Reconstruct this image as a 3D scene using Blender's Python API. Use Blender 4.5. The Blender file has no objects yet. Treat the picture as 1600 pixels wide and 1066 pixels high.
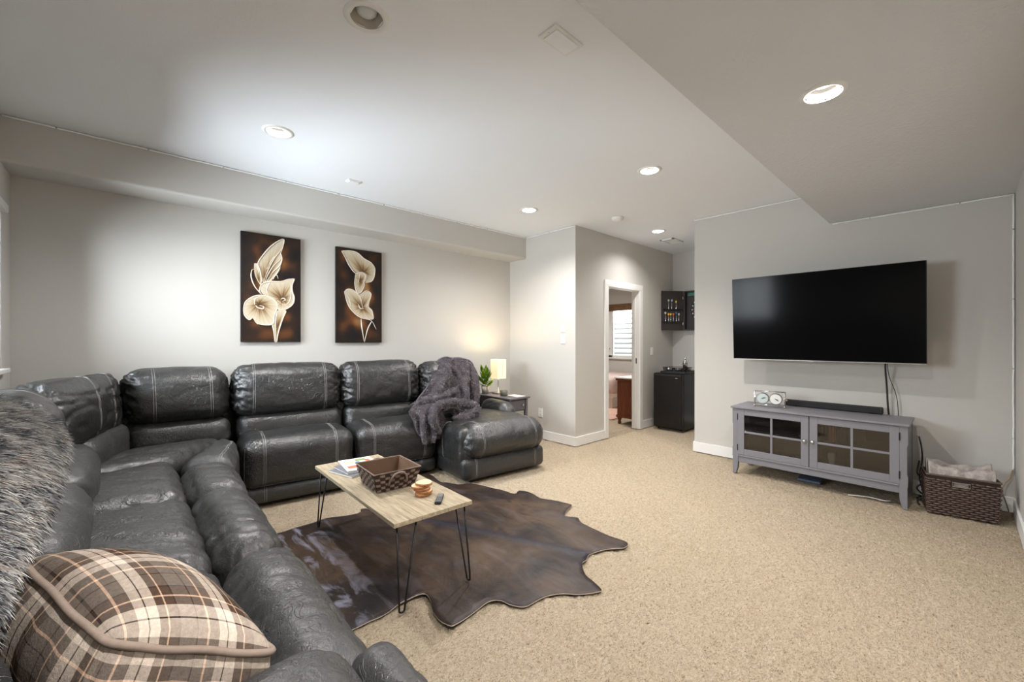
import bpy, bmesh, math, random
import numpy as np
from mathutils import Vector, Matrix
from mathutils.bvhtree import BVHTree
random.seed(7); rng = np.random.default_rng(7)
PI = math.pi
C = bpy.context.scene.collection
sc = bpy.context.scene

# ------------------------------------------------------------------ camera
HC = 1.305; YAW = math.atan(705/653.); FPX = 653.
cam = bpy.data.cameras.new('camera'); co = bpy.data.objects.new('camera', cam); C.objects.link(co)
co.location = (0, 0, HC); co.rotation_euler = (PI/2, 0, YAW - PI/2)
cam.sensor_width = 36; cam.lens = 36*FPX/1600; cam.clip_start = .02
sc.camera = co
# ------------------------------------------------------------------ world, daylight, exposure
sc.view_settings.view_transform = 'Standard'; sc.view_settings.look = 'None'
sc.view_settings.exposure = 0.88; sc.view_settings.gamma = 1.0; sc.view_settings.use_curve_mapping = False
w = bpy.data.worlds.new('world'); sc.world = w; w.use_nodes = True
w.node_tree.nodes['Background'].inputs[0].default_value = (.80, .90, 1.0, 1)
w.node_tree.nodes['Background'].inputs[1].default_value = 1.6
def area(name, loc, rot, sx, sy, power, col, spread=PI):
    l = bpy.data.lights.new(name, 'AREA'); l.shape = 'RECTANGLE'; l.size = sx; l.size_y = sy
    l.energy = power; l.color = col; l.spread = spread
    o = bpy.data.objects.new(name, l); C.objects.link(o); o.location = loc; o.rotation_euler = rot
    return o
WP = 66; CP = 18.5
area('window_daylight', (-.745, 3.43, 1.68), (0, -PI/2, 0), .94, 1.42, WP*1.15, (.88, .94, 1.0))
area('bedroom_daylight', (8.40, 5.1, 2.6), (0, math.radians(-12), 0), .3, 1.3, 90, (.9, .95, 1.0))
try:
    sc.cycles.use_denoising = True; sc.cycles.max_bounces = 10; sc.cycles.diffuse_bounces = 6
    sc.cycles.sample_clamp_indirect = 8; sc.cycles.caustics_reflective = False; sc.cycles.caustics_refractive = False
except Exception: pass

# ------------------------------------------------------------------ pixel helpers (photo pixel -> point on a real plane)
FW = Vector((math.cos(YAW), math.sin(YAW), 0)); RT = Vector((math.sin(YAW), -math.cos(YAW), 0)); UP = Vector((0, 0, 1)); OO = Vector((0, 0, HC))
def ray(px, py): return FW + RT*((px-800)/FPX) - UP*((py-533)/FPX)
def onz(px, py, z=0.): v = ray(px, py); return OO + v*((z-HC)/v.z)
def onx(px, py, x): v = ray(px, py); return OO + v*(x/v.x)
def ony(px, py, y): v = ray(px, py); return OO + v*(y/v.y)

# ------------------------------------------------------------------ materials
def lin(*c): return tuple((x/255/12.92 if x/255 <= .04045 else ((x/255+.055)/1.055)**2.4) for x in c)
class NT:
    def __init__(s, name):
        s.m = bpy.data.materials.new(name); s.m.use_nodes = True; s.t = s.m.node_tree
        s.b = s.t.nodes['Principled BSDF']
    def n(s, typ, ins=None, **kw):
        nd = s.t.nodes.new(typ)
        for k, v in kw.items(): setattr(nd, k, v)
        for k, v in (ins or {}).items():
            i = nd.inputs[k]
            if isinstance(v, bpy.types.NodeSocket): s.t.links.new(v, i)
            else: i.default_value = v
        return nd
    def set(s, **kw):
        for k, v in kw.items():
            i = s.b.inputs[k.replace('_', ' ')]
            if isinstance(v, bpy.types.NodeSocket): s.t.links.new(v, i)
            else: i.default_value = (*v, 1) if isinstance(v, tuple) and len(v) == 3 else v
        return s
    def coord(s, which='Object', scale=(1, 1, 1), rot=(0, 0, 0)):
        tc = s.n('ShaderNodeTexCoord'); mp = s.n('ShaderNodeMapping', {'Vector': tc.outputs[which], 'Scale': scale, 'Rotation': rot})
        return mp.outputs[0]
    def noise(s, vec, scale, detail=4, rough=.55, dist=0.):
        return s.n('ShaderNodeTexNoise', {'Vector': vec, 'Scale': scale, 'Detail': detail, 'Roughness': rough, 'Distortion': dist}).outputs[0]
    def ramp(s, fac, stops, interp='LINEAR'):
        r = s.n('ShaderNodeValToRGB', {'Fac': fac}); r.color_ramp.interpolation = interp
        e = r.color_ramp.elements
        while len(e) < len(stops): e.new(.5)
        for el, (p, c) in zip(e, stops): el.position = p; el.color = (*c, 1)
        return r.outputs[0]
    def mix(s, f, a, b, mode='MIX'):
        nd = s.t.nodes.new('ShaderNodeMix'); nd.data_type = 'RGBA'; nd.blend_type = mode
        for k, v in ((0, f), (6, a), (7, b)):
            if isinstance(v, bpy.types.NodeSocket): s.t.links.new(v, nd.inputs[k])
            else: nd.inputs[k].default_value = (*v, 1) if isinstance(v, tuple) else v
        return nd.outputs[2]
    def math(s, op, a, b=0.):
        return s.n('ShaderNodeMath', {0: a, 1: b}, operation=op).outputs[0]
    def bump(s, h, strength=.3, dist=.005, normal=None):
        d = {'Height': h, 'Strength': strength, 'Distance': dist}
        if normal is not None: d['Normal'] = normal
        nd = s.n('ShaderNodeBump', d); s.t.links.new(nd.outputs[0], s.b.inputs['Normal']); return nd.outputs[0]
def plain(name, col, rough=.5, metal=0., spec=.5, var=.08, nscale=30, bump=0.):
    m = NT(name); v = m.coord()
    n = m.noise(v, nscale)
    c = m.mix(n, tuple(x*(1-var) for x in col), tuple(min(1, x*(1+var)) for x in col))
    m.set(Base_Color=c, Roughness=rough, Metallic=metal, Specular_IOR_Level=spec)
    if bump: m.bump(n, bump, .002)
    return m.m
def wallmat(name, col, scale=90, strength=.12):
    m = NT(name); v = m.coord('Object')
    n = m.noise(v, scale, 3); n2 = m.noise(v, 1.3, 2)
    m.set(Base_Color=m.mix(n2, tuple(x*.985 for x in col), tuple(x*1.015 for x in col)), Roughness=.85, Specular_IOR_Level=.25)
    m.bump(n, strength, .004); return m.m
M = {}
M['wall'] = wallmat('wall_paint', (.57, .555, .525))
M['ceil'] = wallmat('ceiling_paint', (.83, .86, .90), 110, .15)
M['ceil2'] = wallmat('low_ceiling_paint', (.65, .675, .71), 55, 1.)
M['trim'] = plain('trim_white', (.80, .80, .79), .4, var=.02)
M['white'] = plain('white_plastic', (.78, .78, .76), .4, var=.02)
M['black'] = plain('black_plastic', (.012, .012, .013), .4)
M['metal'] = plain('brushed_metal', (.55, .54, .52), .3, 1.)
M['chrome'] = plain('chrome', (.8, .8, .8), .12, 1., var=.03)
M['gold'] = plain('rose_gold', (.75, .55, .42), .25, 1.)
M['blackmetal'] = plain('black_metal', (.02, .02, .022), .4, .6)
M['grey_paint'] = plain('grey_furniture_paint', lin(122, 121, 128), .45, var=.04)
M['stand_in'] = plain('grey_stand_inside', lin(92, 84, 72), .6, var=.12)
M['dark'] = plain('dark_gap', (.01, .01, .01), .8)
def leather(name, base, r0, seedoff=0.):
    m = NT(name); v = m.coord('Object')
    n1 = m.noise(v, 9, 5, .6, .6); n2 = m.noise(v, 300, 3, .5); n3 = m.noise(v, 34, 4, .6, 1.2)
    cr = m.noise(v, 13, 2, .5, 1.6); cr = m.n('ShaderNodeMapRange', {'Value': m.math('ABSOLUTE', m.math('SUBTRACT', cr, .5)), 1: 0., 2: .022, 3: 0., 4: 1.}).outputs[0]
    msk = m.n('ShaderNodeMapRange', {'Value': m.noise(v, 4.5, 2), 1: .44, 2: .58, 3: 0., 4: 1.}).outputs[0]
    cr = m.math('MULTIPLY', m.math('SUBTRACT', 1., cr), msk)
    m.set(Base_Color=m.mix(n1, tuple(x*.75 for x in base), tuple(x*1.3 for x in base)), Specular_IOR_Level=.8)
    m.set(Roughness=m.n('ShaderNodeMapRange', {'Value': n1, 1: .3, 2: .7, 3: r0-.06, 4: r0+.08}).outputs[0])
    h = m.math('ADD', m.math('MULTIPLY', n1, .8), m.math('ADD', m.math('MULTIPLY', n3, .45), m.math('MULTIPLY', n2, .06)))
    h = m.math('SUBTRACT', h, m.math('MULTIPLY', cr, .22))
    m.bump(h, .7, .012); return m.m
M['leather'] = leather('black_leather', (.019, .0192, .0195), .35)
M['leather_sheen'] = leather('sheen_lifted_leather', (.046, .0465, .047), .40)  # lighter copy of the sofa leather, seat sheen put into the colour
M['thread'] = plain('grey_stitching', (.30, .29, .28), .7)
def carpetmat():
    m = NT('cream_carpet'); v = m.coord('Object')
    a = m.noise(m.coord('Object', (1, 1.5, 1), (0, 0, .6)), 62, 5, .75, .6); b = m.noise(v, 190, 3, .7); c = m.noise(v, 1.6, 3)
    f = m.math('ADD', m.math('MULTIPLY', a, .55), m.math('MULTIPLY', b, .45))
    col = m.ramp(f, [(.35, lin(112, 92, 68)), (.42, lin(186, 167, 142)), (.50, lin(213, 196, 171)), (.62, lin(234, 220, 199))])  # darkest stop puts the shade of pile pits into the fibre colour
    col = m.mix(c, col, m.mix(1., col, (.93, .91, .88), 'MULTIPLY'))
    m.set(Base_Color=col, Roughness=.95, Specular_IOR_Level=.1); m.bump(f, 1., .03); return m.m
M['carpet'] = carpetmat()
def attrmat(name, rough=.7, spec=.3, attr='col', sheen=0., bumpy=0.):
    m = NT(name); a = m.n('ShaderNodeVertexColor', layer_name=attr)
    m.set(Base_Color=a.outputs[0], Roughness=rough, Specular_IOR_Level=spec)
    if bumpy: m.bump(m.noise(m.coord(), 150), bumpy, .003)
    return m.m
M['fur'] = attrmat('fur_fibres', .65, .25)
M['paint'] = attrmat('oil_paint', .55, .3, bumpy=.3)
def woodmat(name, c1, c2, scale=(1, 14, 14), rough=.5, ns=4.):
    m = NT(name); v = m.coord('Object', scale)
    n = m.noise(v, ns, 6, .6, .8); n2 = m.noise(v, ns*6, 3)
    m.set(Base_Color=m.ramp(m.math('ADD', m.math('MULTIPLY', n, .75), m.math('MULTIPLY', n2, .25)), [(.3, c1), (.7, c2)]), Roughness=rough)
    m.bump(n2, .15, .002); return m.m
M['tablewood'] = woodmat('weathered_oak', lin(128, 114, 94), lin(196, 182, 156), (14, 1.2, 14), .5)
M['dresserwood'] = woodmat('cherry_wood', lin(70, 30, 14), lin(128, 62, 30), (8, 8, 1), .4)
M['coaster'] = woodmat('pale_log_face', lin(222, 184, 140), lin(246, 220, 184), (1, 1, 1), .6, 30)
M['bark'] = woodmat('birch_bark', lin(112, 62, 32), lin(196, 132, 80), (1, 1, 2), .7, 40)
M['bamboo'] = woodmat('bamboo_blind', lin(70, 48, 28), lin(150, 112, 70), (1, 1, 12), .6, 6)
def glassmat(name, tint, refl=.12, rough=.02):
    m = NT(name); t = m.t
    tr = m.n('ShaderNodeBsdfTransparent', {0: (*tint, 1)}); gl = m.n('ShaderNodeBsdfGlossy', {0: (1, 1, 1, 1), 'Roughness': rough})
    fr = m.n('ShaderNodeFresnel', {0: 1.5}); f = m.math('MULTIPLY', fr.outputs[0], refl/.04*.35)
    mx = m.n('ShaderNodeMixShader', {0: f, 1: tr.outputs[0], 2: gl.outputs[0]})
    t.links.new(mx.outputs[0], t.nodes['Material Output'].inputs[0]); return m.m
M['glass'] = glassmat('window_glass', (.97, .98, .98))
M['doorglass'] = glassmat('cabinet_glass', (.60, .58, .55), .16, .03)
def emit(name, col, s, base=(.8, .8, .8)):
    m = NT(name); m.set(Base_Color=base, Emission_Color=col, Emission_Strength=s); return m.m
M['lens_on'] = emit('lit_lens', (1, .95, .86), 5.)
M['lens_off'] = plain('frosted_lens', (.62, .66, .66), .35, var=.03)
M['baffle'] = plain('lamp_baffle', (.10, .092, .085), .6)
M['baffle_tan'] = plain('lamp_baffle_unlit', (.42, .38, .31), .5)
M['screen'] = plain('tv_screen', (.0035, .0035, .004), .12, spec=.06, var=0.)
def cowmat():
    m = NT('cowhide'); v = m.coord('Object', (1, 1, 1))
    vs = m.coord('Object', (5, 1.6, 1), (0, 0, .5)); fine = m.noise(m.coord('Object', (60, 14, 1), (0, 0, .4)), 3, 4, .7)
    a = m.noise(v, 2.2, 5, .6, .8); b = m.noise(vs, 1.7, 5, .62, 1.2)
    col = m.ramp(a, [(.34, lin(34, 28, 30)), (.46, lin(66, 52, 43)), (.62, lin(96, 77, 61)), (.72, lin(76, 58, 47))])
    st = m.ramp(b, [(.50, (0, 0, 0)), (.64, (1, 1, 1))])
    # pale flecks towards the sofa end mix painted hair sheen with whitish patches
    sx = m.n('ShaderNodeSeparateXYZ', {0: v})
    g = m.n('ShaderNodeMapRange', {'Value': m.math('ADD', sx.outputs[0], m.math('MULTIPLY', sx.outputs[1], -.15)), 1: -.45, 2: -.85, 3: 0.06, 4: .95}).outputs[0]
    col = m.mix(m.math('MULTIPLY', st, g), col, lin(186, 188, 208))
    d = m.ramp(b, [(.30, (1, 1, 1)), (.40, (0, 0, 0))]); col = m.mix(m.math('MULTIPLY', d, .7), col, lin(22, 24, 38))
    col = m.mix(m.math('MULTIPLY', fine, .25), col, lin(30, 24, 22))
    fa = m.n('ShaderNodeVertexColor', layer_name='fold'); col = m.mix(m.math('MULTIPLY', fa.outputs[0], .85), col, lin(38, 42, 60))  # crease shade put into the colour, bluish, fainter along the edges
    col = m.mix(1., col, (.74, .74, .76), 'MULTIPLY')
    m.set(Base_Color=col, Roughness=.40, Specular_IOR_Level=.32); m.bump(m.math('ADD', m.math('MULTIPLY', fine, .3), m.math('MULTIPLY', a, 1.)), .4, .015); return m.m
M['cow'] = cowmat()
M['cowedge'] = plain('hide_edge', lin(190, 176, 160), .8)
def plaid():
    m = NT('plaid_wool'); uv = m.n('ShaderNodeUVMap', uv_map='uv'); sp = m.n('ShaderNodeSeparateXYZ', {0: uv.outputs[0]})
    cream, grey, dark, peach, brown = lin(222, 208, 194), lin(116, 106, 98), lin(40, 32, 30), lin(236, 200, 172), lin(80, 64, 54)
    def bands(x, shift):
        f = m.math('FRACT', m.math('ADD', m.math('MULTIPLY', x, 2.2), shift))
        return m.ramp(f, [(0, grey), (.16, dark), (.175, grey), (.30, peach), (.325, grey), (.46, cream), (.57, dark), (.585, cream), (.70, brown), (.80, peach), (.82, brown), (.93, dark), (.95, grey)], 'CONSTANT')
    a = bands(sp.outputs[0], .12); b = bands(sp.outputs[1], .42)
    c = m.mix(1., m.mix(.5, a, b), (.92, .9, .88), 'MULTIPLY'); n = m.noise(m.coord('Object', (1, 1, 1)), 120, 4, .7)
    c = m.mix(n, m.mix(1., c, (.55, .55, .56), 'MULTIPLY'), m.mix(1., c, (1.32, 1.32, 1.32), 'MULTIPLY'))
    m.set(Base_Color=c, Roughness=.95, Specular_IOR_Level=.1); m.bump(n, .5, .004); return m.m
M['plaid'] = plaid()
M['piping'] = plain('velvet_piping', lin(140, 124, 112), .9, nscale=90, bump=.3, var=.2)
def weave(name, c1, c2, s):
    m = NT(name); n = m.noise(m.coord(), s, 3, .6); m.set(Base_Color=m.mix(n, c1, c2), Roughness=.55); m.bump(n, .3, .003); return m.m
M['wicker'] = weave('dark_wicker', lin(58, 46, 42), lin(120, 98, 88), 70)
M['strap'] = weave('brown_strap', lin(84, 66, 58), lin(160, 142, 134), 40)
M['strap_dark'] = weave('dark_strap', lin(30, 20, 18), lin(52, 36, 30), 40)
M['liner'] = weave('brown_liner', lin(78, 54, 36), lin(112, 84, 60), 12)
M['greyfab'] = weave('mottled_grey_fleece', lin(120, 112, 110), lin(200, 190, 184), 45)
M['shade'] = emit('lit_linen_shade', (1, .82, .48), .42, (.62, .56, .42))
M['concrete'] = plain('pale_concrete', lin(176, 168, 158), .8, bump=.3)
M['greygreen'] = plain('grey_green_ceramic', lin(98, 100, 86), .5)
M['leaf'] = plain('green_leaf', lin(138, 172, 50), .45, var=.35, nscale=18)
M['soil'] = plain('soil', lin(50, 38, 28), .95)
M['paper'] = plain('paper', lin(232, 226, 214), .7, var=.03)
M['fridge'] = plain('black_gloss_enamel', (.008, .006, .0055), .25, spec=.35)
M['cabinet'] = plain('charcoal_board', lin(56, 50, 50), .6)
M['quilt'] = plain('pink_white_quilt', lin(205, 186, 182), .9, var=.25, nscale=9)
M['rugpale'] = plain('pale_pink_rug', lin(216, 176, 160), .95, var=.3, nscale=5)
M['marble'] = plain('white_top', lin(236, 230, 226), .3, var=.03)
M['slate_book'] = plain('slate_cover', lin(110, 112, 122), .6)
M['led'] = plain('led_strip_casing', (.93, .93, .93), .35, var=.02)
M['bulb_dark'] = plain('led_chip', (.35, .34, .30), .4)
def colmat(name, r, g, b, rough=.5): return plain(name, lin(r, g, b), rough, var=.05)

# ------------------------------------------------------------------ object helpers
ORG = {}
def thing(name, label, cat, loc, group=None):
    o = bpy.data.objects.new(name, None); C.objects.link(o); o.location = loc; o.empty_display_size = .05
    o['label'] = label; o['category'] = cat
    if group: o['group'] = group
    ORG[o] = Vector(loc); return o
def tag(o, label, cat, group=None):
    o['label'] = label; o['category'] = cat
    if group: o['group'] = group
    return o
def link(name, me, mat, parent=None, smooth=False):
    """me in world coordinates; parents carry an origin only"""
    org = ORG[parent] if parent is not None else Vector((0, 0, 0))
    if org.length: me.transform(Matrix.Translation(-org))
    if mat is not None:
        for mm in (mat if isinstance(mat, (list, tuple)) else [mat]): me.materials.append(mm)
    if smooth: me.polygons.foreach_set('use_smooth', [True]*len(me.polygons))
    o = bpy.data.objects.new(name, me); C.objects.link(o)
    if parent is not None: o.parent = parent
    ORG[o] = org; return o
def obj(name, bm, mat, parent=None, smooth=False):
    me = bpy.data.meshes.new(name); bmesh.ops.recalc_face_normals(bm, faces=bm.faces); bm.to_mesh(me); bm.free()
    return link(name, me, mat, parent, smooth)
def BM(): return bmesh.new()
def bx(bm, lo, hi, bev=0., seg=2, rz=0., mi=0):
    lo = Vector(lo); hi = Vector(hi); c = (lo+hi)/2; s = hi-lo
    r = bmesh.ops.create_cube(bm, size=1.); vs = r['verts']
    for v in vs: v.co = Vector((v.co.x*s.x, v.co.y*s.y, v.co.z*s.z))
    if bev: 
        es = list({e for v in vs for e in v.link_edges})
        rr = bmesh.ops.bevel(bm, geom=es, offset=min(bev, min(s)*.45), segments=seg, affect='EDGES', profile=.5)
        vs = [v for v in set(rr['verts']) | set(vs) if v.is_valid]
    if mi:
        for f in {f for v in vs for f in v.link_faces}: f.material_index = mi
    R = Matrix.Rotation(rz, 4, 'Z')
    for v in vs: v.co = R @ v.co + c
    return vs
def hexa(bm, pts):
    """8 points: bottom quad then top quad"""
    v = [bm.verts.new(p) for p in pts]
    for f in ((3,2,1,0), (4,5,6,7), (0,1,5,4), (1,2,6,5), (2,3,7,6), (3,0,4,7)): bm.faces.new([v[i] for i in f])
def tube(bm, pts, r, n=8, closed=False, cap=True):
    P = [Vector(p) for p in pts]; m = len(P); rs = r if isinstance(r, (list, tuple)) else [r]*m
    rings = []; up = None
    for i in range(m):
        a = P[(i-1) % m] if closed or i > 0 else P[i]; b = P[(i+1) % m] if closed or i < m-1 else P[i]
        t = (b-a).normalized() if (b-a).length > 1e-9 else Vector((0, 0, 1))
        if up is None: up = t.orthogonal().normalized()
        up = (up - t*up.dot(t)); up = up.normalized() if up.length > 1e-6 else t.orthogonal().normalized()
        s = t.cross(up)
        rings.append([bm.verts.new(P[i] + (up*math.cos(2*PI*k/n) + s*math.sin(2*PI*k/n))*rs[i]) for k in range(n)])
    for i in range(m if closed else m-1):
        A, B = rings[i], rings[(i+1) % m]
        for k in range(n): bm.faces.new((A[k], A[(k+1) % n], B[(k+1) % n], B[k]))
    if cap and not closed:
        bm.faces.new(rings[0][::-1]); bm.faces.new(rings[-1])
def lathe(bm, c, prof, n=24, axis='Z', mi=0):
    c = Vector(c); rings = []
    for r, z in prof:
        ring = []
        for k in range(n):
            a = 2*PI*k/n; p = Vector((r*math.cos(a), r*math.sin(a), z))
            if axis == 'X': p = Vector((p.z, p.x, p.y))
            if axis == 'Y': p = Vector((p.x, p.z, p.y))
            ring.append(bm.verts.new(c+p))
        rings.append(ring)
    for A, B in zip(rings, rings[1:]):
        for k in range(n):
            f = bm.faces.new((A[k], A[(k+1) % n], B[(k+1) % n], B[k])); f.material_index = mi
    if prof[0][0] > 1e-6: bm.faces.new(rings[0][::-1]).material_index = mi
    if prof[-1][0] > 1e-6: bm.faces.new(rings[-1]).material_index = mi
def prism(bm, pts, vec):
    a = [bm.verts.new(Vector(p)) for p in pts]; b = [bm.verts.new(Vector(p)+Vector(vec)) for p in pts]
    bm.faces.new(a[::-1]); bm.faces.new(b); n = len(a)
    for i in range(n): bm.faces.new((a[i], a[(i+1) % n], b[(i+1) % n], b[i]))
def crom(P, k=6, closed=False):
    P = [Vector(p) for p in P]; n = len(P); out = []
    rngi = range(n if closed else n-1)
    for i in rngi:
        p0 = P[(i-1) % n] if closed or i > 0 else P[0]*2-P[1]; p1 = P[i]; p2 = P[(i+1) % n]
        p3 = P[(i+2) % n] if closed or i < n-2 else P[-1]*2-P[-2]
        for j in range(k):
            t = j/k; out.append(.5*((2*p1)+(p2-p0)*t+(2*p0-5*p1+4*p2-p3)*t*t+(3*p1-p0-3*p2+p3)*t**3))
    if not closed: out.append(P[-1])
    return out
def boxobj(name, lo, hi, mat, parent=None, bev=.004, **kw):
    bm = BM(); bx(bm, lo, hi, bev, **kw); return obj(name, bm, mat, parent)
def struct(name, bm, mat, parent=None, smooth=False):
    o = obj(name, bm, mat, parent, smooth)
    if parent is None: o['kind'] = 'structure'
    return o
def dup(root, delta, label=None):
    r = root.copy(); C.objects.link(r); r.location = root.location + Vector(delta)
    if label: r['label'] = label
    for ch in list(root.children):
        c = ch.copy(); C.objects.link(c); c.parent = r
        for g in list(ch.children):
            d = g.copy(); C.objects.link(d); d.parent = c
            if g.type == 'LIGHT': pass
    return r
# ------------------------------------------------------------------ numpy noise
_perm = rng.permutation(512); _grad = rng.normal(size=(512, 3)); _grad /= np.linalg.norm(_grad, axis=1)[:, None]
def pnoise(p):
    p = np.asarray(p, float); i = np.floor(p).astype(int); f = p-i; u = f*f*f*(f*(f*6-15)+10); out = 0.
    for dx in (0, 1):
        for dy in (0, 1):
            for dz in (0, 1):
                h = _perm[(_perm[(_perm[(i[:, 0]+dx) & 511]+i[:, 1]+dy) & 511]+i[:, 2]+dz) & 511]
                g = _grad[h]; d = ((f-np.array([dx, dy, dz]))*g).sum(1)
                wgt = (u[:, 0] if dx else 1-u[:, 0])*(u[:, 1] if dy else 1-u[:, 1])*(u[:, 2] if dz else 1-u[:, 2])
                out = out+wgt*d
    return out
def ridge(p): return 1-np.abs(pnoise(p))*2.6
def sstep(a, b, x): t = np.clip((x-a)/(b-a), 0, 1); return t*t*(3-2*t)

# ------------------------------------------------------------------ padded cushions
def cushion(name, pts, r, mat, parent, bulge=(.02, .02, .02), wr=None, step=.02, stitches=(), seed=0., axis=0, piping=None):
    """rounded puffy block filling a hexahedron: pts = bottom quad (p00,p10,p11,p01) + top quad.
       a runs p00->p10, b runs p00->p01, c bottom->top. wr(a,b,c,P)->outward displacement"""
    P = np.array([list(p) for p in pts], float)
    h = np.array([np.linalg.norm(P[1]-P[0])+np.linalg.norm(P[5]-P[4]), np.linalg.norm(P[3]-P[0])+np.linalg.norm(P[7]-P[4]), np.linalg.norm(P[4]-P[0])+np.linalg.norm(P[6]-P[2])])/4
    r = min(r, h.min()*.98); n = [max(6, int(2*x/step)) for x in h]
    lim = [np.linspace(-1, 1, k+1) for k in n]
    idx = {}; V = []; F = []
    def vid(q):
        key = tuple(np.round(q, 6))
        if key not in idx: idx[key] = len(V); V.append(q)
        return idx[key]
    for ax in range(3):
        o1, o2 = (ax+1) % 3, (ax+2) % 3
        for sgn in (-1, 1):
            g = [[None]*(n[o2]+1) for _ in range(n[o1]+1)]
            for i in range(n[o1]+1):
                for j in range(n[o2]+1):
                    q = [0, 0, 0]; q[ax] = float(sgn); q[o1] = lim[o1][i]; q[o2] = lim[o2][j]
                    g[i][j] = vid(q)
            for i in range(n[o1]):
                for j in range(n[o2]):
                    f = (g[i][j], g[i+1][j], g[i+1][j+1], g[i][j+1]); F.append(f if sgn > 0 else f[::-1])
    Q = np.array(V)
    def shape(Q):
        q = Q*h; inner = np.clip(q, -(h-r), h-r); d = q-inner; L = np.linalg.norm(d, axis=1)[:, None]; L[L < 1e-9] = 1
        on = (np.abs(q-inner).max(1) > 1e-9)[:, None]
        s = np.where(on, inner+d/L*r, q)/h
        A, B, Cc = s[:, 0], s[:, 1], s[:, 2]
        ba, bb, bc = bulge
        s2 = s.copy()
        s2[:, 0] += np.sign(A)*np.abs(A)**2*(1-B*B).clip(0)*(1-Cc*Cc).clip(0)*ba/h[0]
        s2[:, 1] += np.sign(B)*np.abs(B)**2*(1-A**4).clip(0)*(1-Cc*Cc).clip(0)*bb/h[1]
        s2[:, 2] += np.sign(Cc)*np.abs(Cc)**2*(1-A**4).clip(0)*(1-B*B).clip(0)*bc/h[2]
        a, b, c = ((s2[:, i]+1)/2 for i in range(3))
        a, b, c = a[:, None], b[:, None], c[:, None]
        lo = P[0]*(1-a)*(1-b)+P[1]*a*(1-b)+P[2]*a*b+P[3]*(1-a)*b
        hi = P[4]*(1-a)*(1-b)+P[5]*a*(1-b)+P[6]*a*b+P[7]*(1-a)*b
        return lo*(1-c)+hi*c
    W = shape(Q)
    me = bpy.data.meshes.new(name); me.from_pydata(W.tolist(), [], F); me.update()
    if wr is not None:
        N = np.zeros(len(W)*3); me.vertices.foreach_get('normal', N); N = N.reshape(-1, 3)
        W = W+N*wr(Q[:, 0], Q[:, 1], Q[:, 2], W+seed)[:, None]
        me.vertices.foreach_set('co', W.ravel()); me.update()
    bvh = BVHTree.FromPolygons(W.tolist(), F) if (stitches or piping) else None
    o = link(name, me, mat, parent, True)
    def onsurf(q):
        out = shape(np.array([q]))[0]; cc = shape(np.array([[q[0] if axis == 0 else 0., 0. if axis == 0 else q[1], 0.]]))[0]
        d = Vector(cc)-Vector(out); st = Vector(out)-d.normalized()*.06
        hit = bvh.ray_cast(st, d.normalized())
        return (hit[0] - d.normalized()*.0008) if hit[0] is not None else None
    if stitches:
        bm = BM()
        for av in stitches:
            for off in (-.007, .007):
                line = []
                for k in range(60):
                    th = PI*(-.35+1.35*k/59) # from below the front, over the top, to the rear
                    u = [0, 0, 0]; i0 = 0 if axis == 0 else 1; i1 = 1 if axis == 0 else 0
                    u[i0] = av+off/h[i0]; x, y = -math.cos(th), math.sin(th); mxx = max(abs(x), abs(y)); u[i1] = x/mxx; u[2] = y/mxx
                    p = onsurf(u)
                    if p is not None and (not line or (p-line[-1]).length < .12): line.append(p)
                if len(line) > 3: tube(bm, line, .0016, 4)
        so = obj('stitching', bm, M['thread'], o); so['kind'] = 'stuff'
    if piping:
        bm = BM()
        for loop in piping:
            line = [onsurf(q) for q in loop]; line = [p for p in line if p is not None]
            tube(bm, line, .0045, 6)
        obj('piping', bm, mat, o, True)
    return o
def Q8(quad, z0, z1, quadtop=None):
    qt = quadtop or quad
    return [(x, y, z0 if not isinstance(z0, (list, tuple)) else z0[i]) for i, (x, y) in enumerate(quad)] + [(x, y, z1 if not isinstance(z1, (list, tuple)) else z1[i]) for i, (x, y) in enumerate(qt)]

# ================================================================== ROOM
XL, XT, YB, YR, H, HL = -.58, 4.957, 4.46, -.27, 2.74, 2.43   # left wall, tv wall, picture wall, right wall, ceilings
YBEAM, YSOF, ZSOF = .87, 4.13, 2.445
XC, YH, XA, YA = 4.09, 3.26, 6.63, 2.165                      # corner wall, hall wall, alcove back wall, alcove side wall

def build_floor():
    dx = .0105; xs = np.arange(-.8, 6.75, dx); ys = np.arange(-.45, 4.55, dx)
    X, Y = np.meshgrid(xs, ys, indexing='ij'); P = np.stack([X.ravel(), Y.ravel(), np.zeros(X.size)], 1)
    P[:, :2] += rng.normal(0, .0022, (len(P), 2))
    z = rng.uniform(-.011, 0, len(P))*.7 + np.clip(pnoise(P*34)*.012, -.010, .005)-.004
    P[:, 2] = np.minimum(z, 0)
    nx, ny = len(xs), len(ys); i = np.arange(nx-1)[:, None]*ny+np.arange(ny-1)[None, :]
    F = np.stack([i, i+ny, i+ny+1, i+1], -1).reshape(-1, 4)
    me = bpy.data.meshes.new('floor'); me.vertices.add(len(P)); me.vertices.foreach_set('co', P.ravel())
    me.loops.add(F.size); me.loops.foreach_set('vertex_index', F.ravel().astype(np.int32)); me.polygons.add(len(F))
    me.polygons.foreach_set('loop_start', np.arange(0, F.size, 4, dtype=np.int32)); me.update(calc_edges=True); me.validate()
    o = link('floor', me, M['carpet'], None, True); o['kind'] = 'structure'
build_floor()
bm = BM(); bx(bm, (4.21, 3.38, -.06), (8.4, 7.2, -.004)); struct('floor', bm, M['carpet'])
bm = BM(); bx(bm, (-.9, -.5, -.12), (6.9, 4.6, -.03)); struct('floor', bm, M['carpet'])

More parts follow.
